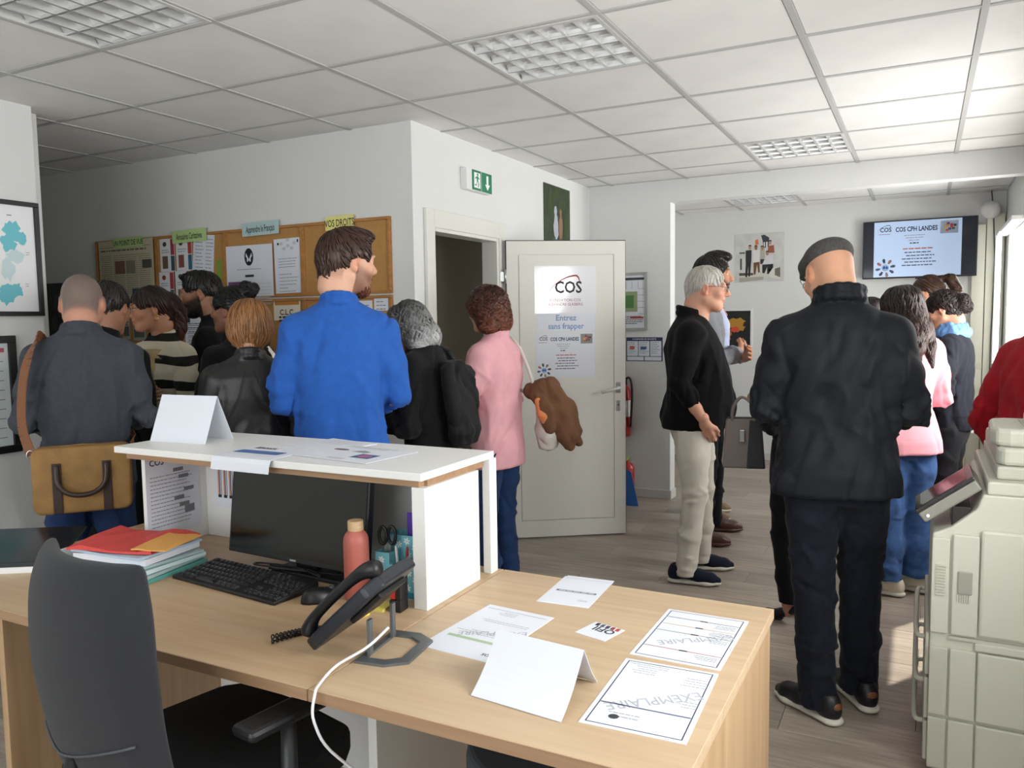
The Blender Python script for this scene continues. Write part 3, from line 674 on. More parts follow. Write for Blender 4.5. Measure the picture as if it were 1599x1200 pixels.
# ---- office chair
CF = mat('chair_fabric', '#1a1c23', .85, noise=.25, nscale=300, bump=.5, bscale=900, sheen=.15); CB = mat('chair_seat_fabric', '#141517', .9, bump=.4, bscale=800)
t = empty('office_chair', (2.615, -1.465, 0), math.radians(-9), 'dark grey upholstered office swivel chair pulled up to the long desk', 'chair')
# curved backrest
NU, NV = 14, 16; vs = []; fs = []
def bk_pt(u, v, side):
    z = .47+.53*v; wd = .225-.02*abs(v-.55)*2-.045*max(0, v-.8)*5*.6
    x = (u*2-1)*wd; y = -.235-.05*v+.055*(abs(u*2-1)**2)+.03*math.sin(v*math.pi)*-1
    rim = min(1, (1-abs(u*2-1))*5)*min(1, (1-v)*7+.05)*min(1, v*7+.05)
    th_ = .012+.020*rim**.5
    return (x, y+(th_ if side else -th_), z)
for side in (0, 1):
    for j in range(NV+1):
        for i in range(NU+1): vs.append(bk_pt(i/NU, j/NV, side))
K = (NU+1)*(NV+1)
for j in range(NV):
    for i in range(NU):
        a = j*(NU+1)+i; fs += [(a, a+1, a+NU+2, a+NU+1), (K+a+NU+1, K+a+NU+2, K+a+1, K+a)]
ring = [i for i in range(NU+1)]+[j*(NU+1)+NU for j in range(1, NV+1)]+[NV*(NU+1)+i for i in range(NU-1, -1, -1)]+[j*(NU+1) for j in range(NV-1, 0, -1)]
for p, q in zip(ring, ring[1:]+ring[:1]): fs.append((q, p, K+p, K+q))
o = MB().add(vs, fs).build('backrest', CF, t, smooth=True); sm = o.modifiers.new('s', 'SUBSURF'); sm.levels = 1; sm.render_levels = 1
# piping seam across the lower back
pp = [Vector(bk_pt(u, .24+.14*abs(u-.35)**1.2*2-.02, 0))+Vector((0, -.002, 0)) for u in [k/16 for k in range(1, 16)]]
MB().tube(pp, .003, 6).build('piping', mat('piping', '#4a4c52', .7), t, smooth=True)
# seat cushion
sp = [(-.235,-.21),(-.2,-.235),(.2,-.235),(.235,-.21),(.25,0),(.24,.19),(.2,.245),(0,.26),(-.2,.245),(-.24,.19),(-.25,0)]
MB().prism(sp, .42, .495).build('seat', CB, t, bevel=.02, seg=3)
MB().prism([(x*.93, y*.93) for x, y in sp], .395, .42).build('seat_shell', BLACKP, t, bevel=.006)
MB().tube([(0, -.2, .40), (0, -.3, .42), (0, -.31, .5), (0, -.285, .60)], [.03, .03, .028, .02], 8).build('back_bracket', BLACKP, t, smooth=True)
MB().cyl((0, 0, .12), (0, 0, .40), .028, 14).build('gas_column', BLACKP, t, smooth=True)
for k in range(5):
    a = k*2*math.pi/5+.3; c_, s_ = math.cos(a), math.sin(a)
    MB().tube([(0, 0, .12), (c_*.15, s_*.15, .105), (c_*.3, s_*.3, .075)], [.03, .024, .018], 8).build('star_leg', BLACKP, t, smooth=True)
    MB().cyl((c_*.3-s_*.022, s_*.3+c_*.022, .028), (c_*.3+s_*.022, s_*.3-c_*.022, .028), .028, 14).build('castor', BLACKP, t, smooth=True)
for sx in (-1, 1):
    MB().prism([(sx*.27-.035, -.10), (sx*.27+.035, -.10), (sx*.27+.035, .12), (sx*.27-.035, .12)], .625, .65).build('armrest', BLACKP, t, bevel=.01)
    MB().tube([(sx*.18, 0, .41), (sx*.275, 0, .42), (sx*.285, .0, .46), (sx*.275, .01, .625)], [.014, .016, .018, .016], 8).build('arm_post', mat('arm_grey', '#2b2c2f', .45), t, smooth=True)
# stool under the short desk
t = empty('stool', (3.33, -1.17, 0), 0, 'dark grey padded stool tucked under the short desk', 'stool')
MB().prism([(.17*math.cos(k*math.pi/12)*(1.1), .17*math.sin(k*math.pi/12)) for k in range(24)], .44, .51).build('seat', mat('stool_fabric', '#3d4248', .8), t, bevel=.015, seg=3)
for sx, sy in ((1, 1), (1, -1), (-1, 1), (-1, -1)): MB().tube([(sx*.10, sy*.10, .44), (sx*.14, sy*.14, 0)], .012, 8).build('leg', BLACKP, t, smooth=True)
# ------------------------------------------------------------------ things on the walls
FX = ((0, 1, 0), (1, 0, 0)); FY = ((1, 0, 0), (0, -1, 0))
def framed(name, lab, cat, mw, w, h, fm, bw=.022, th=.022, face=PAPER):
    t = bpy.data.objects.new(name, None); COL.objects.link(t); t.matrix_world = mw; t.empty_display_size = .05; tag(t, lab, cat)
    b = MB(); x, y = w/2, h/2
    b.box((-x, -y, 0), (x, -y+bw, th)).box((-x, y-bw, 0), (x, y, th)).box((-x, -y+bw, 0), (-x+bw, y-bw, th)).box((x-bw, -y+bw, 0), (x, y-bw, th))
    b.build('frame', fm, t, bevel=.002)
    MB().box((-x+bw, -y+bw, .0), (x-bw, y-bw, th*.4)).build('backing', face, t); return t
def patch(mb, cx, cy, rx, ry, seed, z=.0095, n=18, rough=.28):
    r = random.Random(seed); z += (seed % 15)*.00009; mb.poly([(cx+rx*math.cos(i*2*math.pi/n)*(1+rough*r.uniform(-1, 1)), cy+ry*math.sin(i*2*math.pi/n)*(1+rough*r.uniform(-1, 1))) for i in range(n)], z)
# left wall: large map frame and second frame
LX = .18
t = framed('framed_map', 'black framed map with turquoise regions on the left wall', 'picture', frame((LX, -.62, 1.767), *FX), .74, .545, BLACKP, .022, face=mat('map_paper', '#eceef0', .5))
TQ = mat('map_turquoise', '#6fc3d0', .6); TQ2 = mat('map_pale', '#c9dde2', .6)
mb = MB()
for cx, cy, rx, ry, sd in ((.24, .13, .04, .05, 1), (.22, .07, .035, .04, 2), (.28, .10, .03, .03, 3), (.24, -.15, .035, .035, 4), (.20, -.17, .04, .05, 9), (-.1, .1, .1, .08, 5), (-.2, -.1, .09, .08, 6), (.05, -.08, .08, .09, 7), (-.25, .15, .06, .05, 8)): patch(mb, cx, cy, rx, ry, sd)
mb.build('map_region', TQ, t)
mb = MB()
for cx, cy, rx, ry, sd in ((.25, .01, .04, .03, 11), (.21, -.05, .035, .05, 12), (.0, .06, .06, .06, 13), (-.08, -.12, .05, .06, 14)): patch(mb, cx, cy, rx, ry, sd, .0093)
mb.build('map_region', TQ2, t)
mb = MB(); lines(mb, .22, .2, .03, 1, .01, .005, 2, z=.0097); lines(mb, .30, .03, .02, 2, .01, .003, 3, z=.0097); lines(mb, .29, -.12, .02, 2, .01, .003, 4, z=.0097); mb.build('text_lines', GREY_INK, t)
t = framed('framed_notice', 'black framed notice board with pale printed charts on the left wall', 'picture', frame((LX, -.70, 1.125), *FX), .60, .555, BLACKP, .035, face=mat('notice_paper', '#d8e2e4', .5))
mb = MB()
for k in range(10): mb.rect(-.24, .2-k*.045, .48, .004, .0095)
lines(mb, -.22, .18, .44, 9, .045, .010, 4, .3, .0096); mb.build('text_lines', GREY_INK, t)
mb = MB(); lines(mb, .15, .20, .1, 1, .01, .02, 4, .1, .0097); mb.build('heading', ink('#b4566a'), t)
# dark poster at the far left of the board wall
o = sheet('poster', 'black poster on the shaded wall left of the cork boards', 'poster', frame((-1.46, BW-.002, 1.55), *FY), .36, .40, mat('poster_black', '#1b1d1f', .35), th=.002)
mb = MB(); patch(mb, .02, .05, .05, .08, 3, .0024); patch(mb, -.03, -.08, .03, .06, 4, .0024); mb.build('print', ink('#4a4d52'), o)
# ---- cork boards: two rows of four panels
CORK = mat('cork', '#b98a50', .9, noise=.25, nscale=220, bump=.3, bscale=400); PINE = mat('pine_frame', '#b47f45', .6, noise=.25, nscale=6, stretch=(1, 8, 8))
xs = [-.985, -.38, .23, .84, 1.46]; zr = [(1.598, 2.012), (1.12, 1.588)]
nm = [['newspaper page', 'flyers and programmes', 'white course sheets', 'a few notices'], ['lower newspaper cuttings', 'a printed timetable', 'a framed notice', 'small white labels']]
BO = BW-.020
boards = {}
for r, (z0, z1) in enumerate(zr):
    for c in range(4):
        x0, x1 = xs[c], xs[c+1]; w, h = x1-x0, z1-z0
        t = framed('cork_board', 'pine framed cork board panel with %s' % nm[r][c], 'board', frame(((x0+x1)/2, BW-.0005, (z0+z1)/2), *FY), w, h, PINE, .016, .020, face=CORK)
        tag(t, group='cork board panels'); boards[r, c] = (t, w, h)
BZ = BW-.0095
def pin(name, lab, px0, py0, px1, py1, m, cat='paper', dz=0, rot=0, group=None, th=.001):
    a = ony(px0, py0, BW-.01); b = ony(px1, py1, BW-.01)
    if min(a[2], b[2]) < 1.612 < max(a[2], b[2]): dz += .0122
    mw = frame(((a[0]+b[0])/2, BZ-dz, (a[2]+b[2])/2), *FY)
    if rot: mw = mw @ Matrix.Rotation(rot, 4, 'Z')
    w, h = abs(b[0]-a[0]), abs(a[2]-b[2])
    return sheet(name, lab, cat, mw, w, h, m, group, th), w, h
o, w, h = pin('newspaper', 'yellowed newspaper page with photographs on the left cork board', 156, 379, 246, 478, mat('newsprint', '#c6bea2', .85))
mb = MB(); lines(mb, -w/2+.02, h/2-.045, w-.04, 1, .01, .004, 1, 0); lines(mb, -w/2+.02, h/2-.07, w-.04, 1, .012, .011, 2, .1)
for c in range(4): lines(mb, -w/2+.02+c*(w-.04)/4, h/2-.10, (w-.06)/4, 20, .0135, .0035, 30+c, .1)
mb.build('text_lines', ink('#6f6a57'), o)
for x, y, ww, hh, cc in ((-.11, .0, .10, .085, '#7c604f'), (-.0, .0, .09, .085, '#8b8478'), (.16, .03, .09, .055, '#55564f'), (-.05, -.19, .05, .06, '#5e6152'), (.05, -.20, .11, .10, '#46536e')): MB().rect(x, y, ww, hh, .0014).build('picture', ink(cc), o)
YL = {'g': mat('note_green', '#b7d68f', .7), 'b': mat('note_blue', '#b4cfcf', .7), 'y': mat('note_yellow', '#e8e08c', .7)}
NOTE_TH = .0015
for lb, q, m, s, rt in (('green handwritten heading strip over the newspaper page', (177, 373, 224, 385), 'g', 'UN POINT DE VUE', .03), ('green handwritten heading strip over the flyers', (269, 361, 323, 376), 'g', 'Annuaires Caritatives', .07), ('pale blue handwritten heading strip over the course sheets', (378, 349, 436, 365), 'b', 'Apprendre le Français', .06), ('yellow handwritten heading strip on the right cork board', (508, 339, 553, 357), 'y', 'VOS DROITS', .05)):
    a = ony(q[0], q[1], BO-.002); b = ony(q[2], q[3], BO-.002)
    o = sheet('heading_note', lb, 'note', frame(((a[0]+b[0])/2, BO-.0035, (a[2]+b[2])/2), *FY) @ Matrix.Rotation(rt*.3, 4, 'Z'), b[0]-a[0], a[2]-b[2], YL[m], 'heading notes of the cork boards', NOTE_TH)
    w = b[0]-a[0]; hh = a[2]-b[2]
    text(s, hh*.72, INK, o, (0, -hh*.25, NOTE_TH+.0006), .01, 'CENTER', sx=w*.95/(len(s)*hh*.72*.52))
WHP = mat('board_paper', '#e6e8ec', .7)
for k, (x0, y0, x1, y1) in enumerate(((249, 374, 274, 424), (274, 372, 301, 422), (251, 426, 276, 478), (276, 424, 302, 476))):
    lb = ['white flyer with a crimson side bar, top left of the flyers', 'white flyer with red and blue blocks beside the programmes', 'white flyer with a small red emblem on the second cork board', 'white flyer with a brown picture under the other flyers'][k]
    o, w, h = pin('flyer', lb, x0, y0, x1, y1, WHP, 'flyer', dz=.0002*k)
    MB().rect(w/2-.035, 0, .033, h/2-.004, .0014).build('colour_bar', ink(['#a83a52', '#b5403c', '#b03a44', '#9c3550'][k]), o)
    MB().rect(w/2-.035, -h/2+.005, .033, h/2-.01, .0014).build('colour_bar', ink(['#3d5560', '#2f6a8c', '#4a5f5a', '#3e4a60'][k]), o)
    MB().rect(-w/2+.02, -h/2+.02, .05, .08, .0014).build('picture', ink(['#6a5848', '#8a5446', '#6e6650', '#7a6a48'][k]), o)
    MB().ell(-w/2+.045, h/2-.035, .018, .016, .0014, 10).build('emblem', ink(['#4a4040', '#5a4a48', '#a03030', '#484848'][k]), o)
    mb = MB(); lines(mb, -w/2+.015, h/2-.075, .08, 2, .014, .005, k); mb.build('text_lines', GREY_INK, o)
o, w, h = pin('programme_sheet', 'long white programme sheets hanging slanted over the flyers', 300, 368, 336, 442, PAPER, dz=.0016, rot=-.10)
mb = MB(); lines(mb, -w/2+.02, h/2-.03, w*.4, 12, .022, .005, 12); lines(mb, .02, h/2-.03, w*.35, 12, .022, .005, 13); mb.build('text_lines', GREY_INK, o)
o, w, h = pin('flyer', 'green flyer half hidden behind the programme sheets', 338, 406, 347, 446, ink('#7d9a3a'), 'flyer')
o, w, h = pin('course_poster', 'white course poster with a butterfly emblem on the third cork board', 355, 386, 430, 462, PAPER, dz=.0002)
MB().ell(-.0, h/2-.07, .036, .052, .0014, 20).build('emblem', ink('#171a24'), o)
mb = MB()
for sx in (-1, 1): mb.poly([(0, h/2-.085), (sx*.022, h/2-.045), (sx*.026, h/2-.065), (sx*.015, h/2-.078), (sx*.016, h/2-.10), (sx*.004, h/2-.095)], .0018)
mb.build('butterfly', PAPER, o)
mb = MB(); lines(mb, -.1, h/2-.145, .2, 1, .01, .004, 2, 0); mb.build('text_lines', GREY_INK, o); MB().rect(-.035, h/2-.19, .07, .014, .0014).build('text_lines', INK, o)
MB().poly([(-w/2+.01, h/2-.215), (-w/2+.20, h/2-.215), (-w/2+.20, h/2-.29), (-w/2+.01, h/2-.31)], .0014).build('banner', ink('#6b4a6e'), o)
MB().rect(-w/2+.125, h/2-.29, .05, .07, .0016).build('banner', ink('#d8d0dc'), o)
mb = MB(); lines(mb, -w/2+.02, h/2-.25, .08, 2, .02, .006, 4, 0, .0017); mb.build('text_lines', ink('#c99a4a'), o)
mb = MB(); 
for k in range(7): mb.rect(.01, h/2-.225-k*.02, .17, .0015, .0014)
lines(mb, .015, h/2-.235, .16, 7, .02, .005, 8, .1); mb.build('table_grid', LGREY, o)
o, w, h = pin('notice', 'white notice with a molecule sketch beside the course poster', 428, 374, 475, 457, PAPER, dz=.0022, rot=.015)
mb = MB()
for x, y in ((-.05, .13), (0, .15), (.05, .13), (-.03, .10), (.03, .10), (0, .115)): mb.ell(x, y, .014, .01, .0014, 8)
mb.build('sketch', LGREY, o); MB().ell(-.075, .13, .008, .008, .0014, 8).ell(.075, .14, .006, .01, .0014, 8).build('sketch', INK, o)
mb = MB(); lines(mb, -w/2+.03, .04, w-.06, 4, .016, .004, 3); lines(mb, -w/2+.03, -.05, w-.06, 6, .02, .004, 5, .6); mb.build('text_lines', GREY_INK, o)
o, w, h = pin('notice', 'white notice sheet behind the head above the royal blue sweater', 515, 360, 561, 440, WHP, 'notice')
mb = MB(); lines(mb, -w/2+.03, h/2-.04, w-.06, 10, .02, .005, 3); mb.build('text_lines', GREY_INK, o)
# lower row
for k, (q, lb, m) in enumerate((((190, 480, 204, 530), 'small newspaper cutting on the lower left cork board', '#c0bcab'), ((206, 478, 228, 532), 'newspaper cutting with a grey picture on the lower left board', '#b6b5ab'), ((160, 482, 186, 530), 'grey photo cutting under the newspaper page', '#c2bfb2'))):
    o, w, h = pin('cutting', lb, *q, ink(m), 'cutting'); mb = MB(); lines(mb, -w/2+.01, h/2-.03, w-.02, 9, .018, .005, k); mb.build('text_lines', ink('#5d5b54'), o)
    MB().rect(-w/2+.01, -h/2+.02, w-.02, h*.3, .0015).build('picture', ink('#6e6d66'), o)
o, w, h = pin('timetable', 'printed timetable of dark lines on the lower second cork board', 288, 492, 328, 546, PAPER, 'timetable')
mb = MB()
for k in range(7): mb.rect(-w/2+.02, h/2-.07-k*.026, w-.04, .003, .0014)
lines(mb, -w/2+.03, h/2-.06, w-.06, 6, .026, .006, 2); mb.rect(-w/2+.02, h/2-.05, .03, .03, .0014); mb.build('table_grid', DGREY, o)
o, w, h = pin('notice', 'notice with an orange heading bar below the course poster', 427, 468, 470, 500, mat('cream_paper', '#eee6d2', .7), 'notice', dz=.0)
MB().rect(-w/2+.01, h/2-.035, w-.02, .022, .0014).build('heading_bar', ink('#c98a3a'), o); text('C.L.C.', .045, INK, o, (0, -.03, .0014), .02, 'CENTER')
mb = MB(); lines(mb, -w/2+.04, -.05, w-.08, 2, .02, .012, 4); mb.build('text_lines', DGREY, o)
for k, (q, lb) in enumerate((((584, 464, 607, 485), 'small white label on the lower right cork board above the other'), ((560, 470, 582, 500), 'white note on the lower right cork board behind the royal blue sweater'))):
    o, w, h = pin('label_card', lb, *q, PAPER, 'note'); mb = MB(); lines(mb, -w/2+.015, h/2-.03, w-.03, 3, .02, .006, k); mb.build('text_lines', GREY_INK, o)
# ---- exit sign: a box on the wall with a running man and an arrow
GRN_ = mat('exit_green', '#1d7a52', .5)
a = onx(721, 268, DW); b = onx(757, 303, DW); yc = (a[1]+b[1])/2
t = bpy.data.objects.new('exit_sign', None); COL.objects.link(t); t.matrix_world = frame((DW, 1.555, 2.275), *FX); tag(t, 'green emergency exit sign with running figure and down arrow', 'exit sign')
MB().box((-.155, -.062, 0), (.14, .062, .045)).build('housing', mat('sign_housing', '#e2e4e2', .4), t, bevel=.004)
MB().box((-.095, -.058, .045), (.14, .058, .049)).build('sign_plate', GRN_, t)
PW = mat('pictogram_white', '#eef4f0', .6)
z = .0495
MB().poly([(.085, -.045), (.115, -.01), (.097, -.01), (.097, .043), (.073, .043), (.073, -.01), (.055, -.01)], z).build('arrow', PW, t)
MB().rect(-.078, -.045, .075, .09, z).build('doorway', PW, t)
m_ = MB(); m_.ell(-.036, .034, .009, .009, z+.0004, 10).poly([(-.05, .022), (-.03, .026), (-.03, -.002), (-.046, -.004)], z+.0004).poly([(-.05, .022), (-.046, .016), (-.066, .006), (-.068, .011)], z+.0004).poly([(-.03, .022), (-.014, .012), (-.014, .007), (-.03, .012)], z+.0004)
m_.poly([(-.046, -.004), (-.036, -.003), (-.052, -.024), (-.07, -.026), (-.07, -.032), (-.048, -.031)], z+.0004).poly([(-.038, -.003), (-.03, -.002), (-.018, -.02), (-.026, -.04), (-.034, -.04), (-.028, -.02)], z+.0004).build('running_figure', GRN_, t)
MB().rect(.008, -.058, .003, .116, z).build('divider', PW, t)
# ---- photo of people in a garden (flat print)
PH = mat('foliage_print', '#16240f', .4, noise=.5, nscale=40, color2='#35481f', detail=8)
a = onx(848, 288, DW+.002)
o = sheet('photo_print', 'portrait photo print of two people among dark foliage above the door', 'photo', frame((DW+.001, 2.785, 2.17), *FX), .47, .50, PH, th=.004)
mb = MB(); patch(mb, .0, .20, .05, .05, 4, .0046); patch(mb, .06, .12, .06, .03, 5, .0046); patch(mb, -.13, .1, .05, .1, 6, .0046); patch(mb, .16, -.05, .04, .12, 7, .0046); mb.build('foliage', ink('#33461f'), o)
mb = MB(); patch(mb, -.03, -.04, .05, .09, 8, .0048); patch(mb, -.035, .07, .028, .035, 9, .0048); mb.build('figure', ink('#aeb4bb'), o)
MB().poly([(-.075, -.13), (.0, -.13), (-.0, -.25), (-.07, -.25)], .0048).build('figure', ink('#4c5b70'), o)
mb = MB(); patch(mb, .055, -.05, .035, .10, 10, .0048); patch(mb, .055, .06, .02, .03, 11, .0048); mb.build('figure', ink('#8c6a55'), o)
MB().poly([(.02, -.15), (.09, -.15), (.085, -.25), (.03, -.25)], .0048).build('figure', ink('#4b3a38'), o)
# ---- evacuation plan and safety notice on the short wall
t = framed('evacuation_plan', 'aluminium framed evacuation plan with a green floor area', 'plan', frame((1.935, PY, 1.575), *FY), .30, .46, ALU, .022, .015, face=PAPER)
MB().rect(-.06, -.08, .13, .16, .0075).build('floor_plan', ink('#8fa07a'), t); MB().rect(-.03, -.05, .07, .10, .0078).build('floor_plan', ink('#4f7f45'), t)
mb = MB().rect(-.13, .17, .26, .02, .0075); 
for k in range(5): mb.rect(-.125+k*.05, .10, .002, .06, .0075).rect(-.125, -.1+k*.05, .05, .002, .0075).rect(.075, -.1+k*.05, .05, .002, .0075)
lines(mb, -.12, -.12, .24, 5, .014, .005, 3, z=.0075); mb.build('text_lines', DGREY, t)
MB().rect(.01, -.135, .11, .014, .008).build('legend_bar', ink('#b03a30'), t); MB().rect(-.12, -.18, .08, .012, .008).build('legend_bar', ink('#b03a30'), t)
o = sheet('safety_notice', 'blue bordered white safety instructions notice', 'notice', frame((2.06, PY-.001, 1.195), *FY), .30, .19, ink('#26315e'), th=.002)
text('CONSIGNES DE SECURITE', .017, PAPER, o, (0, .075, .0034), .015, 'CENTER')
for x in (-.142, -.047, .05): MB().rect(x, -.055, .09, .12, .0026).build('panel', PAPER, o)
for x in (-.142, .003): MB().rect(x, -.09, .138, .03, .0026).build('panel', PAPER, o)
mb = MB(); 
for x in (-.135, -.04, .057): lines(mb, x, .05, .075, 7, .014, .005, int(x*1000)+200, .4, .003)
mb.build('text_lines', GREY_INK, o); MB().rect(-.12, -.0, .04, .025, .0032).build('symbol', ink('#c05a50'), o); MB().rect(-.03, .0, .05, .02, .0032).build('symbol', ink('#3d5a9a'), o)
# ---- fire extinguisher
RED = mat('extinguisher_red', '#a3201f', .35)
def exting(x, y, z, lab, sc=1, hang=True):
    t = empty('fire_extinguisher', (x, y, z), 0, lab, 'extinguisher')
    MB().lathe([(.01*sc,0),(.062*sc,.0),(.068*sc,.012*sc),(.068*sc,.36*sc),(.055*sc,.395*sc),(.025*sc,.42*sc),(.022*sc,.44*sc)], 24).build('cylinder', RED, t, smooth=True)
    MB().box((-.02*sc,-.02*sc,.44*sc),(.02*sc,.02*sc,.47*sc)).box((-.012*sc,-.10*sc,.475*sc),(.012*sc,.03*sc,.487*sc)).box((-.01*sc,-.09*sc,.505*sc),(.01*sc,.02*sc,.515*sc)).build('valve', BLACKP, t, bevel=.002)
    MB().tube(smoothpath([(.02*sc,0,.455*sc),(.07*sc,-.02*sc,.47*sc),(.095*sc,-.03*sc,.38*sc),(.085*sc,-.03*sc,.15*sc),(.075*sc,-.02*sc,.08*sc)], 5), .009*sc, 8).build('hose', BLACKP, t, smooth=True)
    MB().lathe([(.0686*sc,.16*sc),(.0688*sc,.161*sc),(.0688*sc,.29*sc),(.0686*sc,.291*sc)], 24).build('label_band', mat('ext_label', '#d8d4cc', .5), t, smooth=True)
exting(1.90, 3.36, .50, 'red fire extinguisher hanging on the wall beside the door')
MB().box((1.885, 3.42, .6), (1.915, PY, .95)).build('wall_bracket', BLACKP, [o for o in bpy.data.objects if o.name == 'fire_extinguisher'][0], loc=(-1.90, -3.36, -.50))
t = empty('fire_extinguisher', (1.98, 3.24, 0), 0, 'short red fire extinguisher standing on the floor behind the door', 'extinguisher')
MB().lathe([(.01,0),(.055,.0),(.06,.01),(.06,.27),(.045,.30),(.02,.315),(.018,.33)], 24).build('cylinder', RED, t, smooth=True)
MB().box((-.015,-.06,.33),(.015,.02,.35)).build('valve', mat('valve_green', '#86a83c', .4), t, bevel=.003)
bl = tag(MB().add([(-.04,0,0),(.06,0,0),(.0,.01,.26),(-.04,.01,.28),(-.04,.004,0),(.06,.004,0),(0,.014,.26),(-.04,.014,.28)], [(0,1,2,3),(7,6,5,4),(0,4,5,1),(1,5,6,2),(2,6,7,3),(3,7,4,0)]).build('folded_sign', mat('blue_plastic', '#2b5fa8', .45), loc=(2.06, 3.10, 0)), 'blue plastic folded floor sign behind the door', 'sign')
# ---- papers on the door
dn = (math.sin(ang), -math.cos(ang), 0); dx = (math.cos(ang), math.sin(ang), 0)
def on_door(u, z): return (hx+dx[0]*u+dn[0]*.0205, hy+dx[1]*u+dn[1]*.0205, z)
def logo(o, x, y, s, m1, m2, z=.0014, sub=True):
    """COS word mark with a tapering swoosh above"""
    text('COS', s*.62, m1, o, (x-s*.42, y-s*.2, z), .018, sx=.86)
    mb = MB(); top = []; bot = []
    for k in range(17):
        u = k/16
        if u < .8: px_, py_ = -.62+1.05*(u/.8), -.12+.56*math.sin((u/.8)*math.pi/2)**.8
        else: a_ = (u-.8)/.2; px_, py_ = .43+.14*math.sin(a_*math.pi/2), .44-.30*a_**1.6
        wd = .015+.03*u
        top.append((x+s*px_, y+s*(py_+wd))); bot.append((x+s*(px_-wd*.4*(u > .8)), y+s*(py_-wd*.6)))
    for k in range(16): mb.add([(*bot[k], z), (*bot[k+1], z), (*top[k+1], z), (*top[k], z)], [(0,1,2,3)])
    mb.build('swoosh', m2, o)
BURG = ink('#8f3a3c'); LAM = mat('laminated_paper', '#e9e9ee', .12, coat=.6)
def pdoor(nm, lab, q, m, th=.0012):
    """paper from two opposite pixel corners, intersected with the door plane"""
    def hit(px, py):
        d = ray(px, py); n = np.array(dn); p0 = np.array(on_door(0, 0)); s = ((p0-CAM)@n)/(d@n); return CAM+d*s
    a, b = hit(q[0], q[1]), hit(q[2], q[3]); ct = (a+b)/2
    w = float(np.hypot(*(b-a)[:2])); h = float(abs(a[2]-b[2]))
    return sheet(nm, lab, 'poster', frame(ct, dx, dn), w, h, m, 'papers on the open door', th), w, h
o, w, h = pdoor('poster', 'laminated white logo poster at the top of the open door', (834, 416, 931, 489), LAM)
logo(o, .0, .015, .17, INK, BURG); text('FONDATION COS', .026, BURG, o, (0, -.075, .0014), 0, 'CENTER', sx=.95); text('ALEXANDRE GLASBERG', .026, BURG, o, (0, -.102, .0014), 0, 'CENTER', sx=.82)
o, w, h = pdoor('poster', 'paper strip reading Entrez sans frapper on the open door', (838, 490, 929, 517), PAPER)
BLUI = ink('#7f9fc4'); text('Entrez', .052, BLUI, o, (0, .012, .0014), .022, 'CENTER'); text('sans frapper', .052, BLUI, o, (0, -.042, .0014), .022, 'CENTER', sx=.92)
def cph(o, w, h, s=1, z=.0014, tm=1):
    """opening hours page: logo, title, lines, hands emblem, puzzle badge"""
    logo(o, -w*.38, h*.36, w*.13, INK, BURG if tm else INK, z); mb = MB(); mb.rect(-w*.45, h*.275, w*.14, h*.008, z); mb.build('text_lines', BURG, o)
    text('COS CPH LANDES', w*.082, ink('#27335a'), o, (-w*.01, h*.315, z), .03, 'CENTER', sx=.72)
    mb = MB()
    for k, ww in enumerate((.24, .2, .13)): lines(mb, -w*ww/2-w*.03, h*(.235-.045*k), w*ww, 1, .01, h*.012, k, 0, z)
    mb.build('text_lines', GREY_INK, o); mb = MB(); lines(mb, -w*.08, h*.09, w*.1, 1, .01, h*.02, 4, 0, z); mb.build('text_lines', INK, o)
    mb = MB(); lines(mb, -w*.16, -h*.01, w*.34, 1, .01, h*.02, 5, 0, z); mb.build('text_lines', ink('#c0604a'), o)
    mb = MB()
    for k, (xo, ww) in enumerate(((-.14, .3), (-.12, .32), (-.17, .34), (-.14, .36), (-.17, .35))): lines(mb, w*xo, -h*(.075+.058*k), w*ww, 1, .01, h*.018, 10+k, 0, z)
    mb.build('text_lines', ink('#4a5068'), o)
    # ring of hands round a globe
    cx, cy = -w*.36, -h*.33; rr = w*.045
    MB().ell(cx, cy, rr, rr, z).build('emblem_globe', ink('#9db8da'), o); mb = MB(); patch(mb, cx-rr*.3, cy+rr*.1, rr*.4, rr*.5, 3, z+.0002, 8); patch(mb, cx+rr*.45, cy, rr*.3, rr*.5, 4, z+.0002, 8); mb.build('emblem_globe', ink('#2f5aa0'), o)
    for k in range(8):
        a_ = k*math.pi/4+.2; c_, s_ = math.cos(a_), math.sin(a_); mb = MB()
        mb.poly([(cx+c_*rr*u-s_*rr*v, cy+s_*rr*u+c_*rr*v) for u, v in ((1.35, -.22), (1.7, -.3), (2.3, -.42), (2.7, -.1), (2.55, .2), (2.2, .42), (1.7, .3), (1.35, .22))], z)
        mb.build('emblem_hand', ink(['#4a4c58', '#8a6a5a', '#39404f', '#a5605a', '#5a6478', '#46414a', '#93796a', '#3f4a66'][k]), o)
    # puzzle heart badge
    bx, by, bw = w*.36, h*.355, w*.2
    MB().prism([(bx-bw/2, by-bw*.4), (bx+bw/2, by-bw*.4), (bx+bw/2, by+bw*.4), (bx-bw/2, by+bw*.4)], z, z+.0004).build('badge', ink('#8f8d88') if tm else ink('#a9b4c8'), o)
    for k in range(9):
        a_ = k*2.4; u = .12+.025*k
        MB().rect(bx+math.cos(a_)*bw*u-bw*.07, by+math.sin(a_)*bw*u*.8-bw*.06, bw*.16, bw*.14, z+.0008+.0001*k).build('badge_piece', ink(['#c9483a', '#d98a35', '#4a5a9a', '#b03a5a', '#d8b04a', '#3d6a4a', '#7a3d6a', '#c86a3a', '#33405e'][k]), o)
o, w, h = pdoor('poster', 'opening hours sheet of the centre taped to the open door', (836, 520, 929, 589), PAPER); cph(o, w, h)
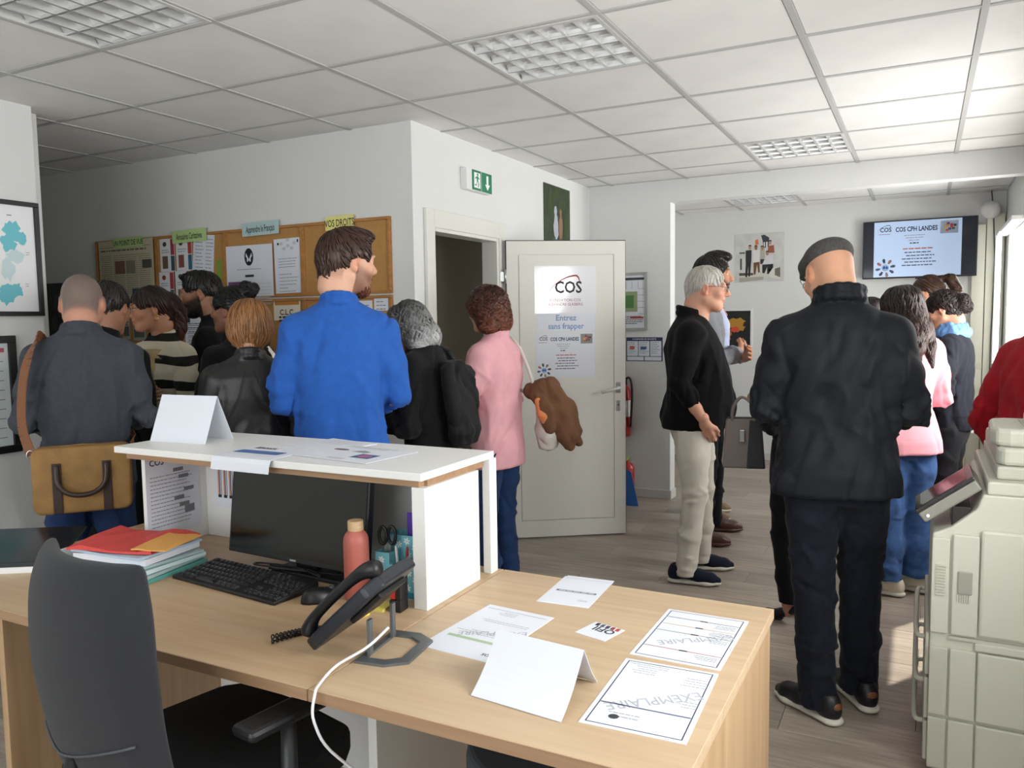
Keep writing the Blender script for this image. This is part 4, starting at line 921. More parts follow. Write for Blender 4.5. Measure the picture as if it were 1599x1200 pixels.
# ---- far wall: group photo, world map
o = sheet('photo_print', 'square group photo of five people pinned on the far wall', 'photo', frame((2.568, YF-.001, 2.026), *FY), .475, .48, mat('photo_sky', '#cfd0cc', .5, noise=.12, nscale=12), th=.003)
def pol(pts, c, z=.004, nm='figure'): MB().poly([(x/920*.475-.2375-.04, .24-(y-250)/770*.48) for x, y in pts], z).build(nm, ink(c), o)
pol([(165,930),(620,910),(620,990),(165,1020)], '#a9a69a', nm='ground'); pol([(165,895),(930,880),(930,935),(165,945)], '#cfccc0', .0041, 'ground'); pol([(165,870),(430,875),(430,912),(165,915)], '#55534c', .0042, 'ground')
pol([(165,540),(270,540),(270,565),(165,565)], '#5b5b58', nm='building'); pol([(180,640),(215,640),(215,820),(180,820)], '#4d4c4a', nm='building'); pol([(570,290),(630,280),(720,330),(715,470),(620,490),(600,380)], '#3c3f4c', nm='banner'); pol([(460,360),(515,345),(525,430),(465,435)], '#d9764a', nm='banner')
pol([(620,400),(640,395),(645,470),(625,470)], '#e8e8e6', .0043, 'banner'); pol([(665,395),(690,395),(690,480),(665,480)], '#e8e8e6', .0043, 'banner')
for pts, c in (([(285,515),(395,510),(395,700),(285,700)], '#2c2d2f'), ([(290,700),(390,700),(370,930),(340,935),(335,760),(315,940),(280,935)], '#232426'), ([(410,520),(550,515),(545,705),(430,712)], '#dcdcda'), ([(435,712),(545,705),(555,870),(525,875),(500,740),(475,900),(440,905)], '#6e4f32'), ([(560,510),(640,510),(650,650),(560,665)], '#b5afa6'), ([(560,665),(640,660),(600,740),(560,740)], '#35302e'), ([(700,460),(810,450),(820,570),(700,570)], '#9a5a46'), ([(650,620),(790,600),(800,740),(620,750)], '#d3d4d6'), ([(600,750),(800,745),(800,800),(720,900),(690,900),(690,790),(640,890),(600,880)], '#222326'), ([(720,830),(860,790),(930,870),(930,990),(740,960)], '#d8d6cc')): pol(pts, c, .0045)
pol([(830,820),(930,800),(930,960),(830,920)], '#6f6d64', .0047, 'bench')
for cx, cy, c in ((365,470,'#b08a72'), (478,480,'#8e644c'), (595,490,'#a58672'), (738,410,'#b39078'), (690,575,'#a07c66')):
    pol([(cx+28*math.cos(a), cy+36*math.sin(a)) for a in [k*math.pi/5 for k in range(10)]], c, .0048, 'face'); pol([(cx-32, cy-10), (cx-25, cy-38), (cx+20, cy-42), (cx+34, cy-10), (cx+20, cy-22), (cx-20, cy-22)], '#2b2725', .0049, 'hair_print')
t = framed('framed_world_map', 'white framed black world map with ochre continents on the far wall', 'picture', frame((2.28, YF, 1.27), *FY), .46, .50, mat('white_frame', '#dfe0e2', .5), .018, .02, face=mat('map_black', '#191a1c', .5))
mb = MB()
for cx, cy, rx, ry, sd in ((.06, .11, .10, .055, 1), (.10, .07, .05, .05, 2), (.12, -.07, .04, .03, 4), (-.02, .10, .05, .04, 5), (-.03, -.0, .05, .08, 6), (-.15, .1, .05, .06, 7), (-.12, -.05, .035, .08, 8)): patch(mb, cx, cy, rx, ry, sd, .0085)
mb.build('continent', ink('#b3832e'), t); mb = MB(); patch(mb, .06, .045, .045, .03, 9, .009); mb.build('continent', ink('#cf4a33'), t)
mb = MB(); lines(mb, .0, -.14, .18, 5, .014, .006, 3, z=.0087); mb.build('text_lines', ink('#b3832e'), t)
# ---- television
t = bpy.data.objects.new('television', None); COL.objects.link(t)
a = ony(1348, 349, YF-.09); b = ony(1525, 432, YF-.09); 
t.matrix_world = frame(((a[0]+b[0])/2, YF-.05, 2.035), *FY); tag(t, 'wall mounted flat television showing the opening hours slide', 'television')
TW, TH = b[0]-a[0], .525
MB().box((-TW/2, -TH/2, 0), (TW/2, TH/2, .035)).build('casing', BLACKP, t, bevel=.004)
MB().box((-.15, -.12, -.05), (.15, .12, 0)).build('wall_mount', DGREY, t)
MB().box((-.02, -TH/2-.012, .01), (.02, -TH/2, .03)).build('sensor', BLACKP, t)
MB().rect(-TW/2+.01, -TH/2+.012, TW-.02, TH-.022, .0352).build('panel', mat('screen_off', '#1c2230', .08), t)
def glow(c, e=.75): return mat('screen_'+c.strip('#'), c, .15, emit=e)
sw = TW*.765; so = MB().rect(-sw/2, -TH/2+.014, sw, TH-.026, 0).build('slide', glow('#9fb3cf', .55), t, loc=(-TW*.015, 0, .0358))
cph(so, sw, TH-.026, z=.0008, tm=0)
MB().tube([(0, 0, 0), (.10, 0, 0)], .004, 6).build('cable_run', DGREY, t, loc=(TW/2, -.13, -.03))
# white table under the far window with a paper bag and a chair
t = empty('table', (4.42, 3.4, 0), 0, 'white topped table with wooden legs below the far window', 'table')
MB().box((-.2, -.55, .715), (.2, .55, .74)).build('table_top', mat('table_white', '#eceae2', .5), t, bevel=.004)
for sx in (-1, 1):
    for sy in (-1, 1): MB().tube([(sx*.16, sy*.5, .715), (sx*.18, sy*.53, 0)], [.022, .014], 10).build('leg', mat('leg_wood', '#c79a52', .5), t, smooth=True)
t = empty('waste_bin', (4.42, 2.35, 0), 0, 'white plastic bin standing on the floor by the window wall', 'bin')
MB().lathe([(.01,0),(.11,0),(.14,.5),(.145,.52),(.135,.52),(.13,.5)], 20).build('body', mat('bin_white', '#eeeee8', .5), t, smooth=True)
t = empty('paper_bag', (4.5, 3.85, .74), 0, 'crumpled white bag lying on the table below the far window', 'bag')
bm = bmesh.new(); bmesh.ops.create_icosphere(bm, subdivisions=3, radius=.1)
r = random.Random(3)
for v in bm.verts: v.co *= r.uniform(.9, 1.08); v.co.z = v.co.z*.8+.08; v.co.z = max(v.co.z, 0)
me = bpy.data.meshes.new('bag'); bm.to_mesh(me); bm.free(); obj('bag_body', me, mat('bag_white', '#f0efe8', .7), t)
# ---- office printer
PR = mat('printer_plastic', '#c6c6b8', .5); PR2 = mat('printer_panel', '#bdbdaf', .5); PRD = mat('printer_dark', '#2c2a29', .3)
PX0, PX1, PY0, PY1 = 4.075, 4.63, .0, .66
t = empty('office_printer', (PX0, PY0, 0), 0, 'large cream office printer with tilted touch panel by the right wall', 'printer')
D, L = PX1-PX0, PY1-PY0
body = [(.0, .03), (.0, .775), (.05, .80), (.115, .86), (.13, .905), (D, .905), (D, .03)]
vs = [(x, 0.012, z) for x, z in body]+[(x, L, z) for x, z in body]; n = len(body)
MB().add(vs, [tuple(range(n)), tuple(range(2*n-1, n-1, -1))]+[(i, n+i, n+(i+1) % n, (i+1) % n) for i in range(n)]).build('body', PR, t, bevel=.006)
for i, (z0, z1) in enumerate(((.05, .175), (.185, .315), (.325, .46))):
    MB().box((-.012, .02, z0), (0, L-.02, z1)).build('paper_drawer', PR2, t, bevel=.004)
    MB().tube(smoothpath([(-.012, .08, z0+.10), (-.035, .10, z0+.10), (-.038, .3, z0+.10), (-.035, .55, z0+.10), (-.012, .58, z0+.10)], 4), .008, 8).build('drawer_handle', PR, t, smooth=True)
# side doors facing the viewer: an outlined panel, grip, vents and seams
MB().box((.055, 0, .47), (.125, .012, .78)).build('grip_column', PR, t, bevel=.004)
MB().box((.128, -.004, .475), (D, .012, .80)).build('side_door', PR, t, bevel=.008)
MB().box((.05, .004, .455), (D, .011, .464)).build('seam', PR2, t); MB().box((.12, -.002, .43), (D, .010, .455)).build('ledge', PR, t, bevel=.004)
for z0, z1 in ((.21, .425), (.04, .2)):
    MB().box((.128, -.002, z0), (D, .012, z1)).build('side_door', PR, t, bevel=.005); MB().box((.0, .002, z0), (.05, .012, z1)).build('side_cover', PR2, t, bevel=.003); MB().box((.055, .0, z0), (.124, .012, z1)).build('side_cover', PR, t, bevel=.003)
MB().box((.0, .002, .47), (.048, .012, .765)).build('side_cover', PR, t, bevel=.003)
MB().box((.07, -.006, .60), (.108, .0, .67)).build('grip', mat('grip_grey', '#9a9a8e', .5), t, bevel=.006)
for k in range(6): MB().box((.07+k*.006, -.004, .575), (.073+k*.006, .0005, .597)).build('vent_rib', PR, t)
for k in range(11): MB().box((.012, -.003, .59+k*.009), (.038, .0025, .595+k*.009)).build('vent_rib', PR, t)
# control panel on a tilting arm
cp_ = Matrix.Translation((-.02, .05, .80)) @ Matrix.Rotation(math.radians(-38), 4, 'Y')
MB().box((0, -.02, 0), (.19, .20, .035), cp_).build('console', mat('console_grey', '#8b8a80', .45), t, bevel=.006)
MB().box((-.002, -.022, .035), (.192, .202, .047), cp_).build('console_bezel', PRD, t, bevel=.003)
MB().box((.018, -.005, .0472), (.172, .185, .048), cp_).build('touch_screen', mat('touch_glass', '#1b1b1e', .08), t)
MB().cyl(cp_ @ Vector((.02, -.024, .015)), cp_ @ Vector((.02, -.02, .015)), .005, 10).build('status_lamp', mat('lamp_dot', '#f2f4f0', .3), t)
MB().box((.05, .03, .75), (.10, .18, .86)).build('console_arm', PRD, t, bevel=.004)
# scanner lid and document feeder
MB().box((.14, .015, .905), (D, L, .945)).build('scanner_bed', PR, t, bevel=.006)
MB().box((.165, .06, .945), (D, L-.01, .985)).build('scanner_lid', PR2, t, bevel=.008)
MB().prism([(.165, .10), (.185, .07), (D, .07), (D, L-.05), (.185, L-.05), (.165, L-.08)], .985, 1.04).build('feeder_body', PR, t, bevel=.012)
fd = MB(); ring = [(.150, .14), (.165, .10), (.20, .085), (D, .085), (D, .40), (.2, .40), (.16, .37)]
fd.prism(ring, 1.04, 1.095); fd.build('feeder_cover', PR, t, bevel=.014, seg=3)
MB().box((.24, .13, 1.095), (D-.02, .34, 1.10)).build('feeder_tray', PR2, t); MB().box((.25, .2, 1.10), (.27, .3, 1.125)).build('paper_guide', PR, t, bevel=.003); MB().box((.30, .2, 1.10), (.32, .3, 1.12)).build('paper_guide', PRD, t, bevel=.003)
for x in (.04, D-.06):
    for y_ in (.06, L-.06): MB().cyl((x, y_-.012, .02), (x, y_+.012, .02), .02, 12).build('castor', BLACKP, t, smooth=True)
# ------------------------------------------------------------------ people: distance-field modelling
def smin(a, b, k):
    if k <= 0: return np.minimum(a, b)
    h = np.clip(.5+.5*(b-a)/k, 0, 1); return b+(a-b)*h-k*h*(1-h)
class F:
    """distance field: a list of blended tapered capsules, ellipsoids and lofted trunks"""
    def __init__(s): s.p = []
    def cone(s, a, b, ra, rb, k=.02, sub=False, flat=None):
        s.p.append(('c', np.array(a, float), np.array(b, float), ra, rb, k, sub, flat)); return s
    def chain(s, pts, rs, k=.02):
        for i in range(len(pts)-1): s.cone(pts[i], pts[i+1], rs[i], rs[i+1], k if i == 0 else max(.008, min(rs)*.4))
        return s
    def ell(s, c, r, k=.02, sub=False, rot=None):
        s.p.append(('e', np.array(c, float), np.array(r, float), None if rot is None else np.array(Euler(rot).to_matrix()).T, None, k, sub, None)); return s
    def loft(s, z, cx, cy, w, df, db, n=2.3, k=.03, sub=False):
        s.p.append(('l', [np.array(v, float) for v in (z, cx, cy, w, df, db)], n, None, None, k, sub, None)); return s
    def __call__(s, P):
        d = None
        for kind, a, b, c, e, k, sub, fl in s.p:
            if kind == 'c':
                ab = b-a; L2 = ab@ab+1e-12; q = P-a; t = np.clip(q@ab/L2, 0, 1); q = q-t[:, None]*ab
                if fl is not None: q = q+np.outer(q@fl[0], fl[0])*(fl[1]-1)
                v = np.sqrt((q*q).sum(1))-(c+(e-c)*t)
            elif kind == 'e':
                q = P-a
                if c is not None: q = q@c.T
                u = q/b; k0 = np.sqrt((u*u).sum(1)); k1 = np.sqrt(((u/b)**2).sum(1))+1e-9; v = k0*(k0-1)/k1
            else:
                z = P[:, 2]; Z, CX, CY, Wd, DF, DB = a
                x = P[:, 0]-np.interp(z, Z, CX); y = P[:, 1]-np.interp(z, Z, CY); w = np.interp(z, Z, Wd); dp = np.where(y > 0, np.interp(z, Z, DF), np.interp(z, Z, DB))
                v = ((np.abs(x/w)**b+np.abs(y/dp)**b)**(1/b)-1)*np.minimum(w, dp)
                v = np.maximum(v, np.maximum(Z[0]-z, z-Z[-1]))
            if d is None: d = v
            elif sub: d = -smin(-d, v, k)
            else: d = smin(d, v, k)
        return d
    def bounds(s, pad):
        lo = []; hi = []
        for kind, a, b, c, e, k, sub, fl in s.p:
            if sub: continue
            if kind == 'c': r = max(c, e); lo.append(np.minimum(a, b)-r); hi.append(np.maximum(a, b)+r)
            elif kind == 'e': r = b if c is None else np.full(3, b.max()); lo.append(a-r); hi.append(a+r)
            else:
                Z, CX, CY, Wd, DF, DB = a
                lo.append(np.array([(CX-Wd).min(), (CY-DB).min(), Z[0]])); hi.append(np.array([(CX+Wd).max(), (CY+DF).max(), Z[-1]]))
        return np.min(lo, 0)-pad, np.max(hi, 0)+pad
_CO = np.array([(0,0,0),(1,0,0),(0,1,0),(1,1,0),(0,0,1),(1,0,1),(0,1,1),(1,1,1)])
_ED = [(0,1),(2,3),(4,5),(6,7),(0,2),(1,3),(4,6),(5,7),(0,4),(1,5),(2,6),(3,7)]
def nets(fn, h, lo=None, hi=None, pad=None):
    """polygonise a distance field with surface nets (coarse pass first)"""
    if lo is None: lo, hi = fn.bounds(pad or h*3)
    R = 4; H = h*R; n = np.ceil((hi-lo)/H).astype(int)+1
    ax = [lo[i]+H*np.arange(n[i]+1) for i in range(3)]
    G = np.stack(np.meshgrid(*ax, indexing='ij'), -1).reshape(-1, 3); fc = fn(G).reshape(n+1)
    near = np.abs(fc) < H*1.75
    blk = np.zeros(n, bool)
    for c in _CO: blk |= near[c[0]:c[0]+n[0], c[1]:c[1]+n[1], c[2]:c[2]+n[2]]
    rep = lambda A: A.repeat(R, 0).repeat(R, 1).repeat(R, 2)
    mk = rep(blk); f = rep(fc[:-1, :-1, :-1]).copy()
    I = np.argwhere(mk); f[mk] = fn(lo+I*h)
    s = f < 0; N = np.array(f.shape)
    cnt = np.zeros(N-1, int)
    for c in _CO: cnt += s[c[0]:c[0]+N[0]-1, c[1]:c[1]+N[1]-1, c[2]:c[2]+N[2]-1]
    act = (cnt > 0) & (cnt < 8); C = np.argwhere(act); idx = np.full(N-1, -1); idx[act] = np.arange(len(C))
    cv = np.stack([f[tuple((C+c).T)] for c in _CO], 1)
    acc = np.zeros((len(C), 3)); m = np.zeros(len(C))
    for a, b in _ED:
        x = (cv[:, a] < 0) != (cv[:, b] < 0); t = np.where(x, cv[:, a]/(cv[:, a]-cv[:, b]+1e-12), 0)
        p = _CO[a]+t[:, None]*(_CO[b]-_CO[a]); acc += p*x[:, None]; m += x
    V = lo+(C+acc/m[:, None])*h; Q = []
    for d in range(3):
        e1, e2 = (d+1) % 3, (d+2) % 3
        sl0 = [slice(1, -1)]*3; sl1 = [slice(1, -1)]*3; sl0[d] = slice(0, -1); sl1[d] = slice(1, None)
        A = s[tuple(sl0)]; B = s[tuple(sl1)]; X = np.argwhere(A != B); flip = A[tuple(X.T)]
        off = np.ones(3, int); off[d] = 0; X = X+off
        o1 = np.zeros(3, int); o1[e1] = 1; o2 = np.zeros(3, int); o2[e2] = 1
        q = np.stack([idx[tuple((X-o1-o2).T)], idx[tuple((X-o2).T)], idx[tuple(X.T)], idx[tuple((X-o1).T)]], 1)
        q[~flip] = q[~flip][:, ::-1]; Q.append(q)
    return V, np.concatenate(Q)
def vnormals(V, Q):
    n = np.cross(V[Q[:, 2]]-V[Q[:, 0]], V[Q[:, 3]]-V[Q[:, 1]]); N = np.zeros_like(V)
    for k in range(4): np.add.at(N, Q[:, k], n)
    return N/(np.linalg.norm(N, axis=1, keepdims=True)+1e-12)
def relax(V, Q, it=2, lam=.5):
    e = np.concatenate([Q[:, [0, 1]], Q[:, [1, 2]], Q[:, [2, 3]], Q[:, [3, 0]]])
    for _ in range(it):
        A = np.zeros_like(V); c = np.zeros(len(V)); np.add.at(A, e[:, 0], V[e[:, 1]]); np.add.at(c, e[:, 0], 1); np.add.at(A, e[:, 1], V[e[:, 0]]); np.add.at(c, e[:, 1], 1)
        V = V+lam*(A/c[:, None]-V)
    return V
def npmesh(name, V, Q, col=None, tris=None):
    me = bpy.data.meshes.new(name); V = np.asarray(V, np.float32)
    me.vertices.add(len(V)); me.vertices.foreach_set('co', V.ravel())
    me.loops.add(Q.size); me.loops.foreach_set('vertex_index', Q.astype(np.int32).ravel())
    me.polygons.add(len(Q)); me.polygons.foreach_set('loop_start', np.arange(0, Q.size, Q.shape[1], dtype=np.int32))
    me.polygons.foreach_set('use_smooth', np.ones(len(Q), bool)); me.update(calc_edges=True); me.validate()
    if col is not None:
        a = me.color_attributes.new('col', 'FLOAT_COLOR', 'POINT'); a.data.foreach_set('color', np.c_[col, np.ones(len(col))].astype(np.float32).ravel())
    return me
def folds(V, Q, seed, n, flow, L=(.08, .3), wd=(.010, .028), amp=(.003, .009), sel=None, valley=.5):
    """cloth folds: ridges and valleys pressed along the surface in the flow direction"""
    r = np.random.RandomState(seed); N = vnormals(V, Q); D = np.zeros(len(V)); ids = np.arange(len(V)) if sel is None else np.nonzero(sel(V))[0]
    if not len(ids): return V
    for _ in range(n):
        i = ids[r.randint(len(ids))]; p, nn = V[i], N[i]; fl = flow(p, r); fl = fl-nn*(fl@nn); l = np.linalg.norm(fl)
        if l < 1e-3: continue
        fl /= l; ln = r.uniform(*L); w = r.uniform(*wd); a = r.uniform(*amp)*(-1 if r.rand() < valley else 1)
        bend = np.cross(nn, fl); q = V-p; t = q@fl/ln; s_ = q@bend-r.uniform(-.12, .12)*ln*t*t
        hgt = q@nn; g = np.exp(-(np.abs(s_)/w)**1.35)*np.clip(1-(t*2)**2, 0, 1)**.7*(np.abs(hgt) < .09)
        D += 1.55*a*g
    return V+N*D[:, None]
def colmat(name, rough=.5, sss=0, spec=.4, bump=0, bs=300, noise=0, ns=20, sheen=0):
    if name in MATS: return MATS[name]
    m = bpy.data.materials.new(name); m.use_nodes = True; MATS[name] = m; nt = m.node_tree; b = nt.nodes['Principled BSDF']
    a = nt.nodes.new('ShaderNodeVertexColor'); a.layer_name = 'col'; out = a.outputs[0]
    tc = nt.nodes.new('ShaderNodeTexCoord')
    if noise:
        n = nt.nodes.new('ShaderNodeTexNoise'); n.inputs['Scale'].default_value = ns; n.inputs['Detail'].default_value = 5; nt.links.new(tc.outputs['Object'], n.inputs['Vector'])
        mr = nt.nodes.new('ShaderNodeMapRange'); mr.inputs[3].default_value = 1-noise; mr.inputs[4].default_value = 1+noise; nt.links.new(n.outputs['Fac'], mr.inputs[0])
        mx = nt.nodes.new('ShaderNodeMix'); mx.data_type = 'RGBA'; mx.blend_type = 'MULTIPLY'; mx.inputs[0].default_value = 1; nt.links.new(out, mx.inputs[6]); nt.links.new(mr.outputs[0], mx.inputs[7]); out = mx.outputs[2]
    nt.links.new(out, b.inputs['Base Color']); b.inputs['Roughness'].default_value = rough; b.inputs['Specular IOR Level'].default_value = spec
    if sss: b.inputs['Subsurface Weight'].default_value = sss; b.inputs['Subsurface Radius'].default_value = (.9, .35, .2); b.inputs['Subsurface Scale'].default_value = .006
    if bump:
        n = nt.nodes.new('ShaderNodeTexNoise'); n.inputs['Scale'].default_value = bs; nt.links.new(tc.outputs['Object'], n.inputs['Vector']); bp = nt.nodes.new('ShaderNodeBump'); bp.inputs['Strength'].default_value = bump; bp.inputs['Distance'].default_value = .002; nt.links.new(n.outputs['Fac'], bp.inputs['Height']); nt.links.new(bp.outputs[0], b.inputs['Normal'])
    return m
SKIN = colmat('skin', .5, .12, .4, .12, 500, .10, 25); HAIRM = colmat('hair', .42, 0, .45, 0, 0, .25, 60)
def Rh(yaw, pitch, roll): return np.array((Matrix.Rotation(yaw, 3, 'Z') @ Matrix.Rotation(-pitch, 3, 'X') @ Matrix.Rotation(roll, 3, 'Y')))
def head_field(fem=False, nose=1.0, jaw=1.0, fat=0, neck=None, nl=.16):
    f = F(); nk = neck or (.047 if fem else .057)
    f.ell((0, -.014, .034), (.0755, .097, .086)).ell((0, .022, -.03), (.061+.5*fat, .070, .078), .04)
    f.ell((0, .066, -.094), (.022*jaw+fat, .02, .018), .035)
    for s in (-1, 1):
        f.cone((s*.05*jaw, .0, -.055), (s*.022, .062, -.094), .018+fat, .016+fat, .03)
        f.ell((s*.040, .062, -.018), (.022+fat, .024, .024), .025)
        f.ell((s*.030, .084, .034), (.024, .012, .008), .016)
        f.ell((s*.031, .101, .012), (.019, .014, .012), .014, True)
        f.ell((s*.031, .0765, .011), (.0145, .0135, .0125), .003)
        f.ell((s*.031, .079, .020), (.017, .0125, .006), .006)
        f.ell((s*.0115, .097, -.026), (.0085, .011, .0075), .008)
        # ear: rim with a hollow
        f.ell((s*.078, -.012, .0), (.0085, .019, .031), .008, False, (0, 0, s*-.42)); f.ell((s*.087, -.008, .004), (.006, .010, .018), .005, True, (0, 0, s*-.42)); f.ell((s*.077, -.004, -.026), (.007, .009, .010), .006)
    f.cone((0, .084, .026), (0, .104*(.5+.5*nose)+.004, -.018), .0095, .0125*nose, .014); f.ell((0, .106+.004*(nose-1), -.021), (.0115, .0125, .011), .008)
    f.ell((0, .083, -.045), (.026, .014, .015), .016); f.ell((0, .0925, -.0535), (.021, .009, .0062), .005); f.ell((0, .091, -.0655), (.018, .009, .0068), .005); f.ell((0, .0985, -.0598), (.022, .006, .0018), .004, True)
    f.cone((0, -.028, -.035), (0, -.052, -.06-nl), nk+.001+fat*.5, nk+.004+fat, .03); f.cone((0, -.055, .0), (0, -.065, -.09), .05, .05, .03)
    return f
def head_colors(V, skin, hair, brow=True, beard=0, beardc=None, stub=None, lips='#a8695c', bald=0):
    c = np.tile(np.array(lin(skin)), (len(V), 1)); x, y, z = V.T; ax_ = np.abs(x)
    def mix(m, cc): 
        nonlocal c; m = np.clip(m, 0, 1)[:, None]; c = c*(1-m)+np.array(lin(cc))*m
    red = np.array(lin(skin))*np.array([1.0, .78, .72]); rc = '#%02x%02x%02x' % tuple(int(255*(v*12.92 if v < .0031 else 1.055*v**(1/2.4)-.055)) for v in red)
    mix(np.exp(-((ax_-.042)/.02)**2-((z+.02)/.022)**2)*(y > .03)*.55, rc); mix(np.exp(-(x/.014)**2-((z+.02)/.015)**2)*(y > .09)*.5, rc); mix((ax_ > .072)*(np.abs(z) < .035)*.6, rc)
    mix(np.exp(-(x/.021)**4-((z+.060)/.0085)**4)*(y > .082)*.85, lips)
    if stub is not None:                       # cropped or shaved scalp hair
        hl = .055-np.clip((y-.02)/.06, -1.2, 1)*-.02; m = 1/(1+np.exp(-(z-(np.where(y > .01, .045+.5*np.clip(y-.01, 0, 1), np.where(y > -.05, .02, -.055))+bald))/.006)); mix(m*stub[1], stub[0])
    if beard:
        m = np.exp(-np.clip((.062-np.abs(z+.095+.0))*-1, 0, 1)/.02)
        low = 1/(1+np.exp((z+.035+.35*np.clip(.075-y, -.02, .08)*-1+.0)/.006))*(y > -.005)*(z > -.135); must = np.exp(-(x/.026)**4-((z+.046)/.007)**4)*(y > .08)
        lipsm = np.exp(-(x/.018)**4-((z+.060)/.006)**4)*(y > .085); mix(np.clip(low+must, 0, 1)*(1-lipsm)*beard, beardc or hair)
    if brow: mix(np.exp(-((ax_-.033)/.019)**4-((z-.036-.10*(ax_-.02))/.0052)**4)*(y > .06)*.9, hair)
    ey = np.exp(-((ax_-.031)/.0125)**6-((z-.0105)/.0052)**6)*(y > .075); mix(ey, '#d8d2cc'); mix(np.exp(-((ax_-.030)/.0058)**4-((z-.0105)/.0056)**4)*(y > .08), '#2a1d16')
    mix(np.exp(-((ax_-.031)/.0145)**4-((z-.0168)/.0018)**2)*(y > .075)*.8, '#2a1d18')
    return c
def hand_mesh(wrist, d, nrm, size=1.0, curl=.5, side=1, h=.0042):
    """palm, four unequal bent fingers and a thumb from the palm's side; d = finger direction, nrm = palm normal (side the fingers curl to)"""
    d = np.array(d, float); d /= np.linalg.norm(d); n = np.array(nrm, float); n -= d*(n@d); n /= np.linalg.norm(n); t = np.cross(d, n)*side
    W_ = np.array(wrist, float); f = F(); s = size
    def P(a, b, c): return W_+s*(d*a+t*b+n*c)
    f.cone(P(-.03, 0, 0), P(.012, 0, 0), .027*s, .026*s, .02)
    for b in (-.026, -.009, .009, .026): f.cone(P(.01, b*.6, 0), P(.088-abs(b-.004)*.25, b, 0), .0145*s, .0115*s, .012)
    for b, L_, r_ in ((-.030, .060, .0078), (-.010, .075, .0086), (.0105, .082, .0088), (.030, .074, .0088)):
        p = P(.086-abs(b-.004)*.3, b, 0); a = curl*.55; dirv = d*math.cos(a)+n*math.sin(a); rr = r_*s
        for k, frac in enumerate((.46, .31, .23)):
            q = p+dirv*L_*frac*s; f.cone(p, q, rr, rr*.93, .006 if k == 0 else .002); p = q; a += curl*.8; rr *= .93; dirv = d*math.cos(a)+n*math.sin(a)
    p0, p1 = P(.022, .018, .004), P(.052, .046, .012+.01*curl); p2 = P(.082, .056-.012*curl, .020+.022*curl); p3 = P(.104, .052-.02*curl, .026+.028*curl)
    f.cone(p0, p1, .0155*s, .0125*s, .012).cone(p1, p2, .0115*s, .0098*s, .003).cone(p2, p3, .0098*s, .0082*s, .002)
    return nets(f, h)
def hair_mesh(f, base, tip=None, N=350, L=.09, steps=9, crown=(0, -.035, .12), wave=.0, wfreq=60, grav=.6, r0=.0026, seed=1, h=.005, lump=0, lf=62):
    """hair volume plus locks that follow its surface; per-lock colour variation"""
    V, Q = nets(f, h); r = np.random.RandomState(seed); cr = np.array(crown)
    nr = vnormals(V, Q)
    if lump: V = V+nr*(lump*np.sin(V[:, 0]*lf+1.3*np.sin(V[:, 2]*33))*np.sin(V[:, 1]*lf*.9+2*np.sin(V[:, 0]*29))*np.sin(V[:, 2]*lf*.8+1))[:, None]; nr = vnormals(V, Q)
    az = np.arctan2(V[:, 0]-cr[0], -(V[:, 1]-cr[1])); V = V+nr*(np.sin(az*34+3*np.sin(V[:, 2]*40))*.0013)[:, None]
    b = np.array(lin(base)); tp = np.array(lin(tip or base)); zz = np.clip((.1-V[:, 2])/.25, 0, 1)[:, None]
    C = (b*(1-zz)+tp*zz)*(1+.18*np.sin(az*41)[:, None])
    if N:
        ids = r.randint(0, len(V), N); P = V[ids].copy(); paths = [P]; ph = r.rand(N)*6.28
        for k in range(steps):
            q = P-cr; q[:, 2] *= .35; q /= np.linalg.norm(q, axis=1, keepdims=True)+1e-9; dv = q*(1-grav)+np.array([0, 0, -1.0])*grav
            e = .004; g = np.stack([(f(P+np.eye(3)[i]*e)-f(P-np.eye(3)[i]*e))/(2*e) for i in range(3)], 1); gn = np.linalg.norm(g, axis=1, keepdims=True)+1e-9; g = g/gn
            dv = dv-g*(dv*g).sum(1, keepdims=True); dv /= np.linalg.norm(dv, axis=1, keepdims=True)+1e-6
            lat = np.cross(g, dv)
            P = P+dv*(L/steps)+lat*(wave*np.cos(ph+k*wfreq*L/steps))[:, None]; v = f(P); P = P-g*np.clip(v-r0*.6, -.02, .02)[:, None]*.8; paths.append(P.copy())
        A = np.stack(paths, 1); n = A.shape[1]; T = np.gradient(A, axis=1); T /= np.linalg.norm(T, axis=2, keepdims=True)+1e-9
        up = A-cr; B1 = np.cross(T, up); B1 /= np.linalg.norm(B1, axis=2, keepdims=True)+1e-9; B2 = np.cross(T, B1)
        rad = (r0*r.uniform(.6, 1.3, (N, 1))*np.clip(np.sin(np.linspace(.25, 3.05, n))*1.25, .08, 1)[None])[..., None]
        ring = np.stack([A+rad*(B1*math.cos(a)*1.8+B2*math.sin(a)) for a in (0, 2.094, 4.189)], 2); SV = ring.reshape(-1, 3)
        ii = np.arange(N)[:, None, None]*n*3; jj = np.arange(n-1)[None, :, None]*3; kk = np.arange(3)[None, None, :]; a0 = ii+jj+kk; a1 = ii+jj+(kk+1) % 3
        SQ = np.stack([a0, a1, a1+3, a0+3], -1).reshape(-1, 4)
        vc = r.uniform(.65, 1.45, (N, 1, 1, 1)); z2 = np.clip((.1-ring[..., 2:3])/.25, 0, 1); SC = ((b*(1-z2)+tp*z2)*vc).reshape(-1, 3)
        Q = np.concatenate([Q, SQ+len(V)]); V = np.concatenate([V, SV]); C = np.concatenate([C, SC])
    return V, Q, C
def fabric(name, c, rough=.85, bump=.25, bs=600, noise=.12, ns=14, sheen=.12, **k): return mat(name, c, rough, noise=noise, nscale=ns, bump=bump, bscale=bs, sheen=sheen*.4, spec=.18, **k)
